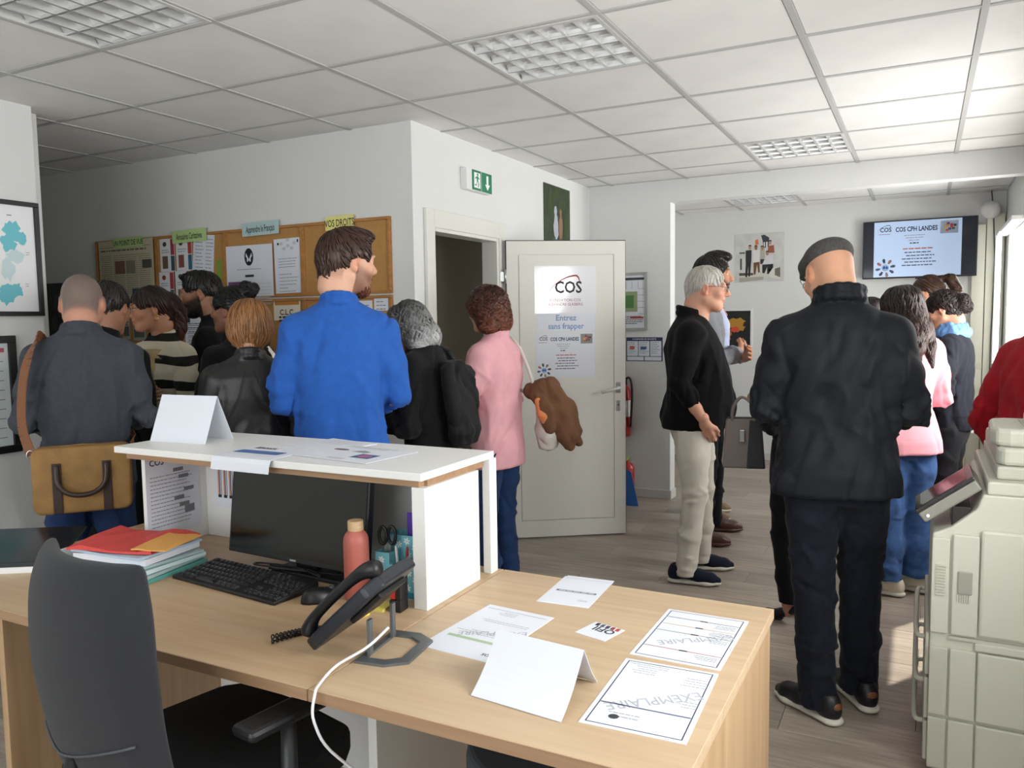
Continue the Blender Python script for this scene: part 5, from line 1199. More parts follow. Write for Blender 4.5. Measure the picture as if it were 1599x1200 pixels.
def shoe(f, parent, H, pos, rotz, kind, cu, cs, h=.006, tab=None):
    """one shoe: upper with its sole as a sub-part; pos = ankle ground point"""
    up = F(); so = F(); s = H/1.75
    if kind == 'heel':
        up.chain([(0, -.05, .088), (0, .0, .068), (0, .08, .028), (0, .135, .020), (0, .16, .018)], [.027, .027, .03, .030, .016], .015).ell((0, -.005, .105), (.024, .03, .02), .0, True)
        so.cone((0, -.062, .075), (0, -.068, .004), .014, .006, .0).cone((0, .06, .012), (0, .15, .010), .028, .018, .01, False, (np.array([0, 0, 1.0]), 3.0))
    else:
        tall = {'sneaker': .085, 'dress': .075}[kind]
        up.ell((0, -.055, .052), (.036, .045, .046)).chain([(0, -.05, tall), (0, .0, .064), (0, .07, .048), (0, .135, .036), (0, .17, .03)], [.032, .036, .040, .036, .022], .03).ell((0, -.03, .118), (.028, .042, .026), .006, True)
        zf = (np.array([0, 0, 1.0]), 2.4)
        so.chain([(0, -.065, .016), (0, .02, .016), (0, .12, .016), (0, .165, .018)], [.040, .037, .044, .030], .03); so.p = [(a, b, c, d, e, k, sb, zf) for a, b, c, d, e, k, sb, _ in so.p]
    o = None; R = np.array(Matrix.Rotation(rotz, 3, 'Z'))
    tb = F().ell((0, -.082, .068), (.024, .018, .022))
    for nm, fn, m in (('shoe', up, cu), ('sole', so, cs))+((('heel_tab', tb, tab),) if tab else ()):
        V, Q = nets(fn, h); V = V*s; V[:, 2] = np.maximum(V[:, 2], .0015); V = V@R.T+np.array([pos[0], pos[1], pos[2] if len(pos) > 2 else 0])
        q = obj(nm, npmesh(nm, V, Q), m, o or parent)
        if o is None: o = q
    return o
def person(lab, pos, head, H=1.75, build=1.0, fem=False, lean=0., yaw=0, pitch=0, roll=0, skin='#c79a80', hairc='#2b2320', hair=None, arms=((.25, -.02, 1.13), (.26, .06, .88)), arms_l=None,
           top=None, top_name='jacket', hem=.80, tw=1.0, td=1.0, belly=0, sleeve=1.0, sl_r=1.0, collar=None, bust=0, flare=0, trousers=None, tr_name='trousers', legw=1.0, hemz=.05, feet=((-.10, .0, .1), (.10, .0, -.1)), shoes=('sneaker', None, None),
           hk={}, hc={}, hand=(.6, None), hands=True, res=1.0, nfold=70, seed=1, cuff=0, neckh=0, shoulder=1.0, headfwd=0, inner=None, knee=0.03, group=None, leg_only=False, headz=0, drop=0):
    """a clothed standing figure; local x = right, y = forward; heights given for a 1.75 m figure and scaled"""
    s = H/1.75; T = empty('person', (pos[0], pos[1], 0), math.radians(head), lab, 'person', group)
    def ly(z): return lean*max(0, (z-.9)/.6)**1.25 if z > .9 else 0
    A = lambda p: np.array([p[0]*1.0, p[1]+ly(p[2]), p[2]])
    sw = (.148 if fem else .168)*shoulder*build
    # --- limbs
    arm = {}
    for sd, aa in ((1, arms), (-1, arms_l or arms)):
        E, Wr = np.array(aa[0], float), np.array(aa[1], float)
        if aa is arms and sd == -1: E, Wr = E*[-1, 1, 1], Wr*[-1, 1, 1]
        E[1] += ly(E[2])*.8; Wr[1] += ly(Wr[2])*.8
        arm[sd] = (A((sd*sw, -.005, 1.378-drop)), E, Wr)
    hip = {1: np.array([.085*build, 0, .88]), -1: np.array([-.085*build, 0, .88])}; leg = {}
    for sd, ft in ((-1, feet[0]), (1, feet[1])):
        an = np.array([ft[0], ft[1]-.03, .09]); kn = (hip[sd]+an)/2+np.array([0, knee, .01]); leg[sd] = (hip[sd], kn, an, ft[2])
    # --- body: head and neck, forearms and hands, trunk and legs under the clothes
    hs = (.945 if fem else 1.0); R = Rh(yaw, pitch, roll); piv = A((0, .0, 1.50)); hc0 = np.array([0, .035+headfwd, 1.632-(.004 if fem else 0)+headz])+np.array([0, ly(1.632), 0])
    hf = head_field(fem, **hk); hres = .0042 if res <= 1.2 else .007
    V, Q = nets(hf, hres); C = head_colors(V, skin, hairc, **hc)
    q0 = np.array([0, -.035, -.10]); 
    def place(X):
        X = X*hs; w = np.clip((X[:, 2]+.215)/.11, 0, 1)[:, None]*np.where(X[:, 1:2] > .03, 1, 1); w = np.where(X[:, 2:3] > -.105, 1, w)
        return (((X-q0)@R.T+q0)*w+X*(1-w)+hc0)*s
    place2 = lambda X: ((X*hs-q0)@R.T+q0+hc0)*s
    BV = [place(V)]; BQ = [Q]; BC = [C]; nv = len(V); sk = np.array(lin(skin))
    def addb(V, Q):
        nonlocal nv; BV.append(V*s); BQ.append(Q+nv); BC.append(np.tile(sk, (len(V), 1))); nv += len(V)
    for sd in (1, -1):
        S_, E, Wr = arm[sd]; f = F().chain([E*.5+S_*.5, E, E*.35+Wr*.65, Wr], ([.036, .036, .033, .0245] if sleeve < .9 else [.024, .024, .024, .0235]), .02); addb(*nets(f, .008*res))
        if hands:
            d = Wr-E; d /= np.linalg.norm(d); dv = hand[1][sd] if hand[1] else d; nn = np.array([-sd*1.0, .25, .1]) if abs(d[2]) > .6 else np.array([0, .2, -1.0]) if len(hand) < 3 else np.array(hand[2])
            addb(*hand_mesh(Wr, dv, nn, .92 if fem else 1.02, hand[0], sd, .0045*res))
    f = F().loft([.8, .95, 1.1, 1.3, 1.42, 1.47], [0]*6, [ly(z) for z in (.8, .95, 1.1, 1.3, 1.42, 1.47)], [.13*build]*5+[.06], [.08]*5+[.045], [.08]*5+[.045], 2.2, .03)
    f.cone(A((0, -.01, 1.44)), A((0, 0, 1.53)), .05, .046, .03)
    for sd in (1, -1): f.chain(list(leg[sd][:3])+[leg[sd][2]-[0, 0, .03]], [.06, .045, .033, .033], .03); f.cone(A((0, 0, 1.40)), arm[sd][0], .045, .04, .03)
    addb(*nets(f, .018))
    obj('body', npmesh('body', np.concatenate(BV), np.concatenate(BQ), np.concatenate(BC)), SKIN, T)
    # --- trousers
    if trousers is not None:
        f = F(); b = build
        f.loft([.78, .86, .95, 1.03], [0]*4, [0, -.005, 0, ly(1.03)], [.15*b, .160*b, .150*b, .135*b*tw], [.085, .09, .09+belly*.4, .09+belly*.5], [.095, .112, .10, .088], 2.3)
        for sd in (1, -1):
            h_, kn, an, _ = leg[sd]; w = legw; bt = np.array([an[0], an[1], hemz+.01])
            f.chain([h_+[0, -.005, -.02], h_*.5+kn*.5+[0, 0, .03], kn, kn*.45+an*.55, bt], [.093*b, .080*b*(.5+.5*w), .064*w, .060*w, .057*w], .03)
        V, Q = nets(f, .0095*res)
        V = folds(V, Q, seed, int(nfold*.9), lambda p, r: np.array([r.randn()*.8, r.randn()*.4, -.5+r.randn()*.5]), (.06, .22), (.008, .02), (.002, .006))
        V = folds(V, Q, seed+5, int(nfold*.8), lambda p, r: np.array([-p[1]+.4*r.randn(), 1+r.randn()*.3, r.randn()*.35]), (.06, .16), (.007, .014), (.003, .007), lambda v: (v[:, 2] < .30) | ((v[:, 2] > .42) & (v[:, 2] < .60)), .4)
        V[:, 2] = np.maximum(V[:, 2], hemz+.002*np.sin(V[:, 0]*90))
        obj(tr_name, npmesh(tr_name, V*s, Q), trousers, T)
    # --- upper garment
    if top is not None:
        b = build; zs = np.array([hem, max(hem+.05, .88), .97, 1.06, 1.18, 1.30, 1.39, 1.445, 1.49+neckh]); c0 = [0]*9
        if hem > .6: flare = flare+.008
        if fem: ws = np.array([.172+flare, .172+flare*.8, .160+flare*.5, .143+flare*.2, .150, .163, .150, .105, .055])*b
        else: ws = np.array([.176+flare, .174+flare*.8, .170+flare*.5, .166+flare*.2, .178, .187, .172, .112, .060])*b
        df = np.array([.105, .11, .112, .112, .115, .118, .098, .07, .052])*td; db = np.array([.125, .128, .115, .102, .108, .115, .105, .082, .060])*td
        df = df+belly*np.array([.7, 1, 1, .9, .6, .2, 0, 0, 0])+bust*np.array([0, 0, 0, 0, .5, 1, .3, 0, 0])+flare*.6*np.array([1, .8, .5, .2, 0, 0, 0, 0, 0]); db = db+flare*.6*np.array([1, .8, .5, .2, 0, 0, 0, 0, 0])
        f = F().loft(zs, c0, [ly(z)-.005 for z in zs], ws*np.r_[[tw]*6, 1, 1, 1], df, db, 2.35, .03)
        for sd in (1, -1):
            S_, E, Wr = arm[sd]; f.cone(A((sd*.035, -.016, 1.458)), S_+[0, 0, .002], .042, .054*sl_r*b, .03)
            e2 = E*(1-sleeve)+Wr*sleeve if sleeve <= 1 else Wr
            if sleeve > .35: f.chain([S_, (S_+E)/2+[sd*.006, 0, 0], E], [.060*sl_r*b, .055*sl_r*b, .047*sl_r*b], .04); f.cone(E, e2, .047*sl_r*b, (.038+.012*(1-sleeve))*sl_r, .012)
            else: f.cone(S_, S_*.3+E*.7, .066*sl_r*b, .060*sl_r*b, .045)
            if cuff: f.cone(e2-(e2-E)/np.linalg.norm(e2-E)*cuff, e2, .044*sl_r, .043*sl_r, .006)
        if collar:
            zc, rc, th, dy = collar
            for k in range(14):
                a0, a1 = k*2*math.pi/14, (k+1)*2*math.pi/14
                pt = lambda a: A((rc*math.cos(a), rc*1.05*math.sin(a)-.014+dy, zc+.0-.018*math.sin(a)))
                if math.sin((a0+a1)/2) > .88 : continue
                f.cone(pt(a0), pt(a1), th, th, .012); f.cone(pt(a0)-[0, 0, .03], pt(a1)-[0, 0, .03], th*1.15, th*1.15, .012)
        V, Q = nets(f, .0085*res)
        fl = lambda p, r: np.array([np.sign(p[0])*.25+.35*r.randn(), .2*r.randn(), -1.0])
        V = folds(V, Q, seed+1, nfold, fl, (.10, .34), (.012, .032), (.002, .008), lambda v: (np.abs(v[:, 0]) < .2*b) & (v[:, 2] < 1.37))
        # creases across the bent elbows and along the sleeves
        def near_elbow(v): return (np.linalg.norm(v-arm[1][1], axis=1) < .10) | (np.linalg.norm(v-arm[-1][1], axis=1) < .10)
        V = folds(V, Q, seed+2, int(nfold*.5), lambda p, r: r.randn(3), (.05, .14), (.008, .016), (.003, .006), near_elbow)
        V = folds(V, Q, seed+3, int(nfold*.5), lambda p, r: np.array([.6*r.randn(), .6*r.randn(), -1]), (.06, .2), (.010, .02), (.002, .006), lambda v: np.abs(v[:, 0]) > .17*b)
        if hem > .5:   # straight hem
            V[:, 2] = np.where(V[:, 2] < hem+.006, np.maximum(V[:, 2], hem), V[:, 2])
        obj(top_name, npmesh(top_name, V*s, Q), top, T)
    # --- shoes
    if shoes[1] is not None:
        for sd in (-1, 1):
            an = leg[sd][2]*s; shoe(None, T, H, (an[0], an[1]+.0), leg[sd][3], shoes[0], shoes[1], shoes[2], .006*res, shoes[3] if len(shoes) > 3 else None)
    T['_s'] = s
    info = dict(T=T, s=s, place=place2, arm=arm, A=A, R=R, leg=leg, ly=ly)
    if hair is not None:
        hfld, kw = hair; V, Q, C = hair_mesh(hfld, hairc, seed=seed, **kw); obj('hair', npmesh('hair', place2(V), Q, C), HAIRM, T)
    del T['_s']
    return info
def wear(info, name, V, Q, m, head=True, label=None):
    V = np.asarray(V, float); V = info['place'](V) if head else V*info['s']; o = obj(name, npmesh(name, V, np.asarray(Q)), m, info['T'])
    if label: o['label'] = label
    return o
def wear_mb(info, name, mb, m, head=True, smooth=True):
    vs = info['place'](np.array(mb.v)) if head else np.array(mb.v)*info['s']; me = bpy.data.meshes.new(name); me.from_pydata([tuple(v) for v in vs], [], mb.f); me.update()
    if smooth: me.polygons.foreach_set('use_smooth', [True]*len(me.polygons))
    return obj(name, me, m, info['T'])
# hair volumes in head space (x right, y forward, z up, head centre at origin)
def scalp(th=.008, back=-.062, front=.062, k=.012, temple=.028, cutf=True):
    f = F().ell((0, -.016, .036), (.0765+th, .098+th, .087+th)).cone((0, -.066, .0), (0, -.07, back), .052+th*.4, .045, .03)
    if cutf:
        f.ell((0, .115, -.03), (.085, .085, .088+front-.062), k, True)
        for s in (-1, 1): f.ell((s*.095, .028, -.03), (.04, .052, .058+temple-.028), k, True); f.ell((s*.09, -.01, -.035), (.03, .03, .05), .008, True)
        f.cone((0, -.04, back-.06), (0, -.12, back-.05), .05, .05, .006, True)
    return f
def glasses(info, m, r=.021, half=False):
    mb = MB()
    for s in (-1, 1):
        pts = [(s*.032+r*1.12*math.cos(a), .108-.004*abs(math.cos(a))*(1 if s*math.cos(a) > 0 else -.5), .008+r*.86*math.sin(a)) for a in [k*math.pi/10 for k in range(20)]]
        mb.tube(pts, .0015, 6, closed=True); mb.tube([(s*.056, .104, .016), (s*.074, .08, .018), (s*.079, .0, .012), (s*.080, -.02, .0)], .0014, 6)
    mb.tube([(-.010, .113, .013), (0, .116, .016), (.010, .113, .013)], .0014, 6)
    wear_mb(info, 'glasses', mb, m)
    mb = MB()
    for s in (-1, 1): mb.add([(s*.032+r*1.08*math.cos(a), .108, .008+r*.83*math.sin(a)) for a in [k*math.pi/8 for k in range(16)]], [tuple(range(16))])
    wear_mb(info, 'lens', mb, mat('lens_glass', '#dfe6ea', .05, alpha=.18), smooth=False)
# ------------------------------------------------------------------ the visitors
def at_depth(px, d):
    v = CAM+ray(px, 520)*d; return (v[0], v[1])
DEN = fabric('denim_dark', '#171b27', .8, .3, 500, .25, 30); DENM = fabric('denim_mid', '#2c4a78', .8, .3, 500, .3, 18, color2='#46699c'); DENL = fabric('denim_light', '#6d97cc', .8, .3, 500, .2, 20)
DENB = fabric('denim_navy', '#233a63', .8, .3, 500, .25, 20); BLK = fabric('black_cloth', '#111214', .85, .2, 500, .1); CHAR = fabric('charcoal_shirt', '#3f434b', .8, .25, 700, .12, 60)
LEA = mat('black_leather', '#1a1a1b', .38, noise=.15, nscale=20, bump=.25, bscale=180, spec=.5); BLUE = fabric('blue_knit', '#2a5cae', .85, .35, 800, .08, 40); PINK = fabric('pink_cotton', '#e2a9b0', .85, .2, 600, .06); PINK2 = fabric('pink_knit', '#eda6b0', .8, .2, 600, .06)
SOFT = fabric('softshell', '#16191f', .62, .12, 900, .06, 30, sheen=.05); KNITB = fabric('black_knit', '#0d0d0f', .9, .4, 500, .1, sheen=.04); ECRU = fabric('ecru_cotton', '#d6d0c2', .8, .2, 400, .07); REDK = fabric('red_wool', '#a31b26', .9, .5, 300, .12); GREYJ = fabric('grey_jacket', '#7f8287', .85)
RUB = mat('rubber_white', '#d9d5c8', .6); NAVS = fabric('navy_mesh', '#1b2032', .8, .5, 700); BLKL = mat('shoe_black', '#15151a', .45); BRNL = mat('shoe_brown', '#4a2a24', .35); TANS = fabric('tan_suede', '#8d7a60', .85); BURL = mat('shoe_burgundy', '#3f1c28', .4); CREAM = mat('sneaker_cream', '#ddd5bf', .55)
DOWN = ((.245, -.03, 1.13), (.25, .05, .88)); FWD = ((.222, .0, 1.12), (.10, .24, 1.10)); CROSS = ((.25, .08, 1.13), (-.06, .20, 1.17)); CROSSL = ((-.25, .08, 1.13), (.08, .235, 1.14)); POCK = ((.27, -.07, 1.13), (.21, .08, .93))
# 1 man with the messenger bag
i1 = person('person in a charcoal shirt and jeans carrying a tan shoulder bag', at_depth(127, 3.05), 50, 1.68, .92, pitch=.42, skin='#c08c74', hairc='#6b625c', hc=dict(stub=('#6a615b', .9), bald=-.012), top=CHAR, top_name='shirt', hem=.86, arms=FWD, collar=(1.495, .062, .011, .0), trousers=DENB, shoes=('sneaker', BLKL, BLKL), seed=11, tw=1.05, headfwd=.02, headz=-.02)
# 2 man in a dark suit behind him
person('person in a black jacket standing just beyond the charcoal shirt and tan bag', at_depth(163, 3.52), 20, 1.64, .92, skin='#9c6f58', hairc='#1b1715', hair=(scalp(.008, -.045), dict(N=220, L=.035, grav=.3)), top=BLK, arms=((.21, -.03, 1.13), (.2, .04, .89)), collar=(1.51, .062, .012, 0), trousers=BLK, shoes=('dress', BLKL, BLKL), seed=12, res=1.4, yaw=.1, pitch=.25)
# 3 woman with glasses in the striped cardigan
STR = bpy.data.materials.new('striped_knit'); STR.use_nodes = True
def stripes(m, base, dark, sc=9.5, w=.36):
    nt = m.node_tree; b = nt.nodes['Principled BSDF']; tc = nt.nodes.new('ShaderNodeTexCoord'); sp = nt.nodes.new('ShaderNodeSeparateXYZ'); nt.links.new(tc.outputs['Object'], sp.inputs[0])
    ns = nt.nodes.new('ShaderNodeTexNoise'); ns.inputs['Scale'].default_value = 4; nt.links.new(tc.outputs['Object'], ns.inputs['Vector'])
    ad = nt.nodes.new('ShaderNodeMath'); ad.operation = 'MULTIPLY_ADD'; ad.inputs[1].default_value = .06; nt.links.new(ns.outputs['Fac'], ad.inputs[0]); nt.links.new(sp.outputs['Z'], ad.inputs[2])
    mu = nt.nodes.new('ShaderNodeMath'); mu.operation = 'MULTIPLY'; mu.inputs[1].default_value = sc; nt.links.new(ad.outputs[0], mu.inputs[0]); fr = nt.nodes.new('ShaderNodeMath'); fr.operation = 'FRACT'; nt.links.new(mu.outputs[0], fr.inputs[0])
    lt = nt.nodes.new('ShaderNodeMath'); lt.operation = 'LESS_THAN'; lt.inputs[1].default_value = w; nt.links.new(fr.outputs[0], lt.inputs[0])
    mx = nt.nodes.new('ShaderNodeMix'); mx.data_type = 'RGBA'; mx.inputs[6].default_value = (*lin(base), 1); mx.inputs[7].default_value = (*lin(dark), 1); nt.links.new(lt.outputs[0], mx.inputs[0]); nt.links.new(mx.outputs[2], b.inputs['Base Color']); b.inputs['Roughness'].default_value = .9
stripes(STR, '#cfc8b2', '#151516', 8.6)
hf = scalp(.010, -.04, .060).cone((0, -.115, .055), (0, -.135, .03), .030, .030, .02).chain([(0, -.13, .04), (0, -.15, -.03), (0, -.14, -.12), (0, -.13, -.19)], [.028, .040, .038, .014], .02)
i3 = person('person with glasses in a cream and black striped cardigan, arms crossed', at_depth(250, 3.95), 186, 1.635, .96, True, skin='#b98468', hairc='#2a1c18', hair=(hf, dict(tip='#4a2a1e', N=420, L=.10, grav=.45, crown=(0, .03, .12))), yaw=-.62, pitch=.10, hc=dict(lips='#96504a'), top=STR, top_name='cardigan', hem=.84, arms=CROSS, arms_l=CROSSL, hand=(.35, {1: (-.9, .25, .2), -1: (.9, .3, .25)}, (0, -1, 0)), bust=.025, collar=(1.50, .058, .012, 0), trousers=BLK, shoes=('sneaker', BLKL, RUB), seed=13, sl_r=1.1)
glasses(i3, BLACKP, .022)
mb = MB()
for s_ in (-1, 1): mb.tube([(s_*.082+.0, -.012+.010*math.cos(a), -.047+.013*math.sin(a)) for a in [k*math.pi/8 for k in range(16)]], .0025, 6, closed=True)
wear_mb(i3, 'earring', mb, mat('gold', '#c9a04a', .25, 1))
# gold quilted gilet front over the cardigan
f = F().loft([.93, 1.05, 1.2, 1.32, 1.42], [0]*5, [0]*5, [.10, .10, .105, .11, .085], [.125, .128, .145, .158, .122], [.0]*1+[.01]*4, 2.4)
V, Q = nets(f, .009); keep = V[:, 1] > .03
V = folds(V, Q, 3, 40, lambda p, r: np.array([1, .2, r.randn()*.4]), (.05, .12), (.008, .014), (.003, .006)); wear(i3, 'gilet', V, Q[keep[Q].all(1)], mat('gold_satin', '#a9966c', .35, .15, bump=.3, bscale=60), False)
# 4 bearded man in black
hf = scalp(.007, -.03, .066).ell((0, .02, .10), (.06, .07, .03), .02)
i4 = person('person in plain black facing left between the striped cardigan and the pearl collar', at_depth(330, 4.35), 128, 1.725, 1.0, skin='#a87a60', hairc='#14110f', hair=(hf, dict(N=260, L=.03, grav=.1)), hk=dict(nose=1.15), hc=dict(beard=.96, beardc='#17120f', stub=('#3a2c26', .5)), top=BLK, hem=.82, arms=FWD, collar=(1.51, .060, .010, 0), trousers=BLK, shoes=('sneaker', BLKL, RUB), seed=14, pitch=.12)
f = F().ell((0, .052, -.088), (.046, .046, .036)).cone((.052, .01, -.05), (.03, .055, -.085), .016, .02, .02).cone((-.052, .01, -.05), (-.03, .055, -.085), .016, .02, .02).ell((0, .098, -.058), (.02, .016, .010), .006, True).cone((-.022, .090, -.05), (.022, .090, -.05), .006, .006, .006)
V, Q, C = hair_mesh(f, '#15110f', N=260, L=.02, grav=.8, h=.004, r0=.0018, crown=(0, .0, .0)); obj('beard', npmesh('beard', i4['place'](V), Q, C), HAIRM, i4['T'])
# 5 woman with the black bun
hf = scalp(.012, -.045, .062).ell((0, -.105, .105), (.048, .046, .042), .012).ell((.02, -.125, .12), (.03, .03, .028), .01).ell((-.02, -.10, .135), (.026, .028, .022), .01)
i5 = person('person in a black top with pearl collar and white bag strap', at_depth(372, 3.75), 92, 1.615, 1.02, True, skin='#8f6450', hairc='#12100f', hair=(hf, dict(N=420, L=.06, grav=.1, wave=.004, crown=(0, .06, .06))), top=BLK, hem=.8, arms=((.23, .02, 1.13), (.14, .17, 1.08)), trousers=BLK, shoes=('dress', BLKL, BLKL), seed=15, yaw=.25, sl_r=1.15)
mb = MB()
for k in range(34):
    a = k/34*2*math.pi
    c_ = (.068*math.cos(a), .074*math.sin(a)-.014+i5['ly'](1.49), 1.488-.02*math.sin(a))
    for (rr, zz), (r2, z2) in (((.0, -.005), (.0, .005)),): mb.lathe([(.001, -.0048), (.004, -.003), (.0052, 0), (.004, .003), (.001, .0048)], 8, Matrix.Translation(c_))
wear_mb(i5, 'pearl_collar', mb, mat('pearl', '#e6e2d8', .3), False)
mb = MB(); pt = [(.14, .085, 1.30), (.145, .05, 1.44), (.145, -.02, 1.475), (.15, -.09, 1.40), (.16, -.135, 1.25), (.17, -.14, 1.05)]
for k in range(len(pt)-1): a, b = Vector(pt[k]), Vector(pt[k+1]); mb.add([a+Vector((-.014, 0, .004)), a+Vector((.014, 0, .004)), b+Vector((.014, 0, .004)), b+Vector((-.014, 0, .004)), a+Vector((-.014, 0, 0)), a+Vector((.014, 0, 0)), b+Vector((.014, 0, 0)), b+Vector((-.014, 0, 0))], [(0,1,2,3),(7,6,5,4),(0,4,5,1),(2,6,7,3),(1,5,6,2),(3,7,4,0)])
wear_mb(i5, 'bag_strap', mb, mat('strap_white', '#e4e2dc', .6), False, False)
# 6 woman with the blonde bob in leather
hf = F().ell((0, -.018, .036), (.100, .114, .100)).ell((0, -.035, -.03), (.108, .090, .088), .04).cone((0, -.05, -.04), (0, -.055, -.105), .075, .05, .03).cone((.07, .02, .02), (.072, .03, -.075), .026, .018, .02).cone((-.07, .02, .02), (-.072, .03, -.075), .026, .018, .02).ell((0, .12, -.02), (.062, .075, .095), .012, True)
i6 = person('person in a black leather jacket seen from behind', at_depth(390, 3.25), 42, 1.545, 1.06, True, skin='#c79a80', hairc='#8a5f38', hair=(hf, dict(N=700, L=.12, grav=.5, wave=.0025, r0=.003)), top=LEA, hem=.82, arms=((.205, .0, 1.13), (.12, .20, 1.08)), collar=(1.50, .056, .011, 0), trousers=DEN, shoes=('dress', BLKL, BLKL), seed=16, pitch=.15, nfold=60)
mb = MB().tube([(-.02, -.128, 1.42), (-.055, -.13, 1.30), (-.12, -.115, 1.18), (-.15, -.09, 1.08)], .0022, 6).tube([(.02, -.128, 1.42), (.055, -.13, 1.30), (.12, -.115, 1.18), (.15, -.09, 1.08)], .0022, 6); wear_mb(i6, 'seam', mb, LEA, False)
# 7 tall man in blue
hf = scalp(.009, -.05, .066, temple=.03).ell((0, .03, .108), (.064, .075, .030), .03)
i7 = person('tall person in a royal blue sweater, head turned to the right', at_depth(531, 3.08), 36, 1.79, .94, skin='#d3a48a', hairc='#3a241b', hair=(hf, dict(N=420, L=.04, grav=.15, crown=(0, -.06, .11))), hk=dict(nose=1.1), hc=dict(beard=.75, beardc='#6a3f2a', stub=('#8a6450', .55)), yaw=-1.02, pitch=.06, top=BLUE, top_name='sweater', hem=.86, arms=((.215, .0, 1.12), (.12, .17, 1.06)), collar=(1.50, .060, .0095, 0), trousers=DEN, shoes=('sneaker', BLKL, RUB), seed=17, nfold=50, sl_r=1.05, tw=1.02)
f = F().ell((0, .056, -.094), (.038, .040, .032)).cone((.05, .005, -.05), (.028, .055, -.09), .013, .018, .02).cone((-.05, .005, -.05), (-.028, .055, -.09), .013, .018, .02).ell((0, .098, -.058), (.02, .016, .010), .006, True).cone((-.02, .091, -.049), (.02, .091, -.049), .005, .005, .006)
V, Q, C = hair_mesh(f, '#6a3c26', N=260, L=.02, grav=.8, h=.004, r0=.0016, crown=(0, 0, 0)); obj('beard', npmesh('beard', i7['place'](V), Q, C), HAIRM, i7['T'])
# 8 woman with wavy grey hair
hf = F().ell((0, -.016, .034), (.092, .112, .098)).ell((0, -.045, -.035), (.100, .082, .085), .04).ell((.05, -.055, -.10), (.060, .060, .055), .03).ell((-.05, -.055, -.10), (.060, .060, .055), .03).ell((0, -.09, -.09), (.07, .05, .06), .03).ell((0, .115, -.02), (.062, .075, .09), .012, True)
i8 = person('person in a black blouse bowing the head, wearing a black backpack', at_depth(672, 3.45), 92, 1.57, 1.08, True, lean=.04, skin='#c2917a', hairc='#4a4a4a', hair=(hf, dict(tip='#a5a5a4', N=700, L=.12, grav=.5, wave=.014, wfreq=70, r0=.005, lump=.010, lf=45)), pitch=.5, top=BLK, top_name='blouse', hem=.78, arms=((.21, .0, 1.12), (.11, .16, 1.12)), trousers=BLK, shoes=('dress', BLKL, BLKL), seed=18, headfwd=.0, headz=-.02, sl_r=1.15)
mb = MB(); pt = [(.10, .11, 1.26), (.105, .09, 1.42), (.10, .01, 1.497), (.10, -.08, 1.46), (.10, -.12, 1.38)]
for k in range(len(pt)-1):
    a, b = i8['A'](pt[k]), i8['A'](pt[k+1]); mb.add([a+[-.02, 0, .006], a+[.02, 0, .006], b+[.02, 0, .006], b+[-.02, 0, .006], a+[-.02, 0, -.004], a+[.02, 0, -.004], b+[.02, 0, -.004], b+[-.02, 0, -.004]], [(0,1,2,3),(7,6,5,4),(0,4,5,1),(2,6,7,3),(1,5,6,2),(3,7,4,0)])
# a bag carried by somebody stays a thing of its own
def to_world(info, P): M_ = Matrix.Translation(info['T'].location) @ Matrix.Rotation(info['T'].rotation_euler.z, 4, 'Z'); return [tuple(M_ @ Vector(p)) for p in P]
def bag_field(info, name, lab, f, m, h=.008, n=30, seed=3, parts=(), origin=(0, 0, 0), amp=(.003, .008), flow=None, L=(.06, .2)):
    V, Q = nets(f, h); V = folds(V, Q, seed, n, flow or (lambda p, r: np.array([.5*r.randn(), .5*r.randn(), -1])), L, (.008, .02), amp) if n else V
    t = empty(name, info['T'].location, info['T'].rotation_euler.z, lab, 'bag'); s = info['s']; off = np.array(origin)*s; t.location = t.location+Matrix.Rotation(info['T'].rotation_euler.z, 3, 'Z') @ Vector(off)
    obj('bag_body', npmesh('bag_body', V*s-off, Q), m, t)
    for nm, mb, mm in parts:
        me = bpy.data.meshes.new(nm); me.from_pydata([tuple(np.array(v)*s-off) for v in mb.v], [], mb.f); me.update(); me.polygons.foreach_set('use_smooth', [True]*len(me.polygons)); obj(nm, me, mm, t)
    return t
f = F().loft([1.02, 1.08, 1.25, 1.38, 1.42], [0]*5, [-.185, -.185, -.185+i8['ly'](1.25), -.165+i8['ly'](1.38), -.16+i8['ly'](1.42)], [.09, .12, .13, .11, .06], [.05]*5, [.03, .045, .045, .04, .03], 2.8)
bag_field(i8, 'backpack', 'small black backpack worn over a black blouse', f, fabric('backpack_black', '#121213', .7), parts=[('strap', mb, fabric('backpack_black', '#121213', .7))], origin=(0, -.2, 1.2))
# 9 woman in the pink shirt
hf = F().ell((0, -.016, .036), (.098, .115, .102)).ell((0, -.04, -.03), (.112, .09, .085), .04).ell((.06, -.045, -.085), (.055, .06, .05), .03).ell((-.06, -.045, -.085), (.055, .06, .05), .03).ell((0, -.08, -.09), (.06, .05, .05), .03).ell((0, .118, -.02), (.066, .072, .085), .012, True)
i9 = person('person in a pink shirt and dark blue jeans before the open door', at_depth(772, 3.95), 86, 1.61, 1.04, True, skin='#cf9c84', hairc='#3d2218', hair=(hf, dict(tip='#6b3a24', N=900, L=.10, grav=.35, wave=.024, wfreq=120, r0=.0062, lump=.017, lf=70)), pitch=.15, top=PINK, top_name='shirt', hem=.78, arms=((.235, .03, 1.12), (.13, .25, 1.17)), collar=(1.495, .054, .010, 0), trousers=DENB, tr_name='jeans', legw=.92, shoes=('sneaker', BLKL, RUB), seed=19, hand=(.8, None), nfold=60)
wr = i9['arm'][1][2]*i9['s']
o = MB().box((-.03, -.003, -.045), (.03, .003, .06)).build('card_holder', mat('striped_card', '#5a6478', .5), loc=to_world(i9, [wr+np.array([-.07, .06, .02])])[0]); o.rotation_euler = (0, 0, math.radians(40)); tag(o, 'small grey card held in the hand of the pink shirt wearer', 'card')
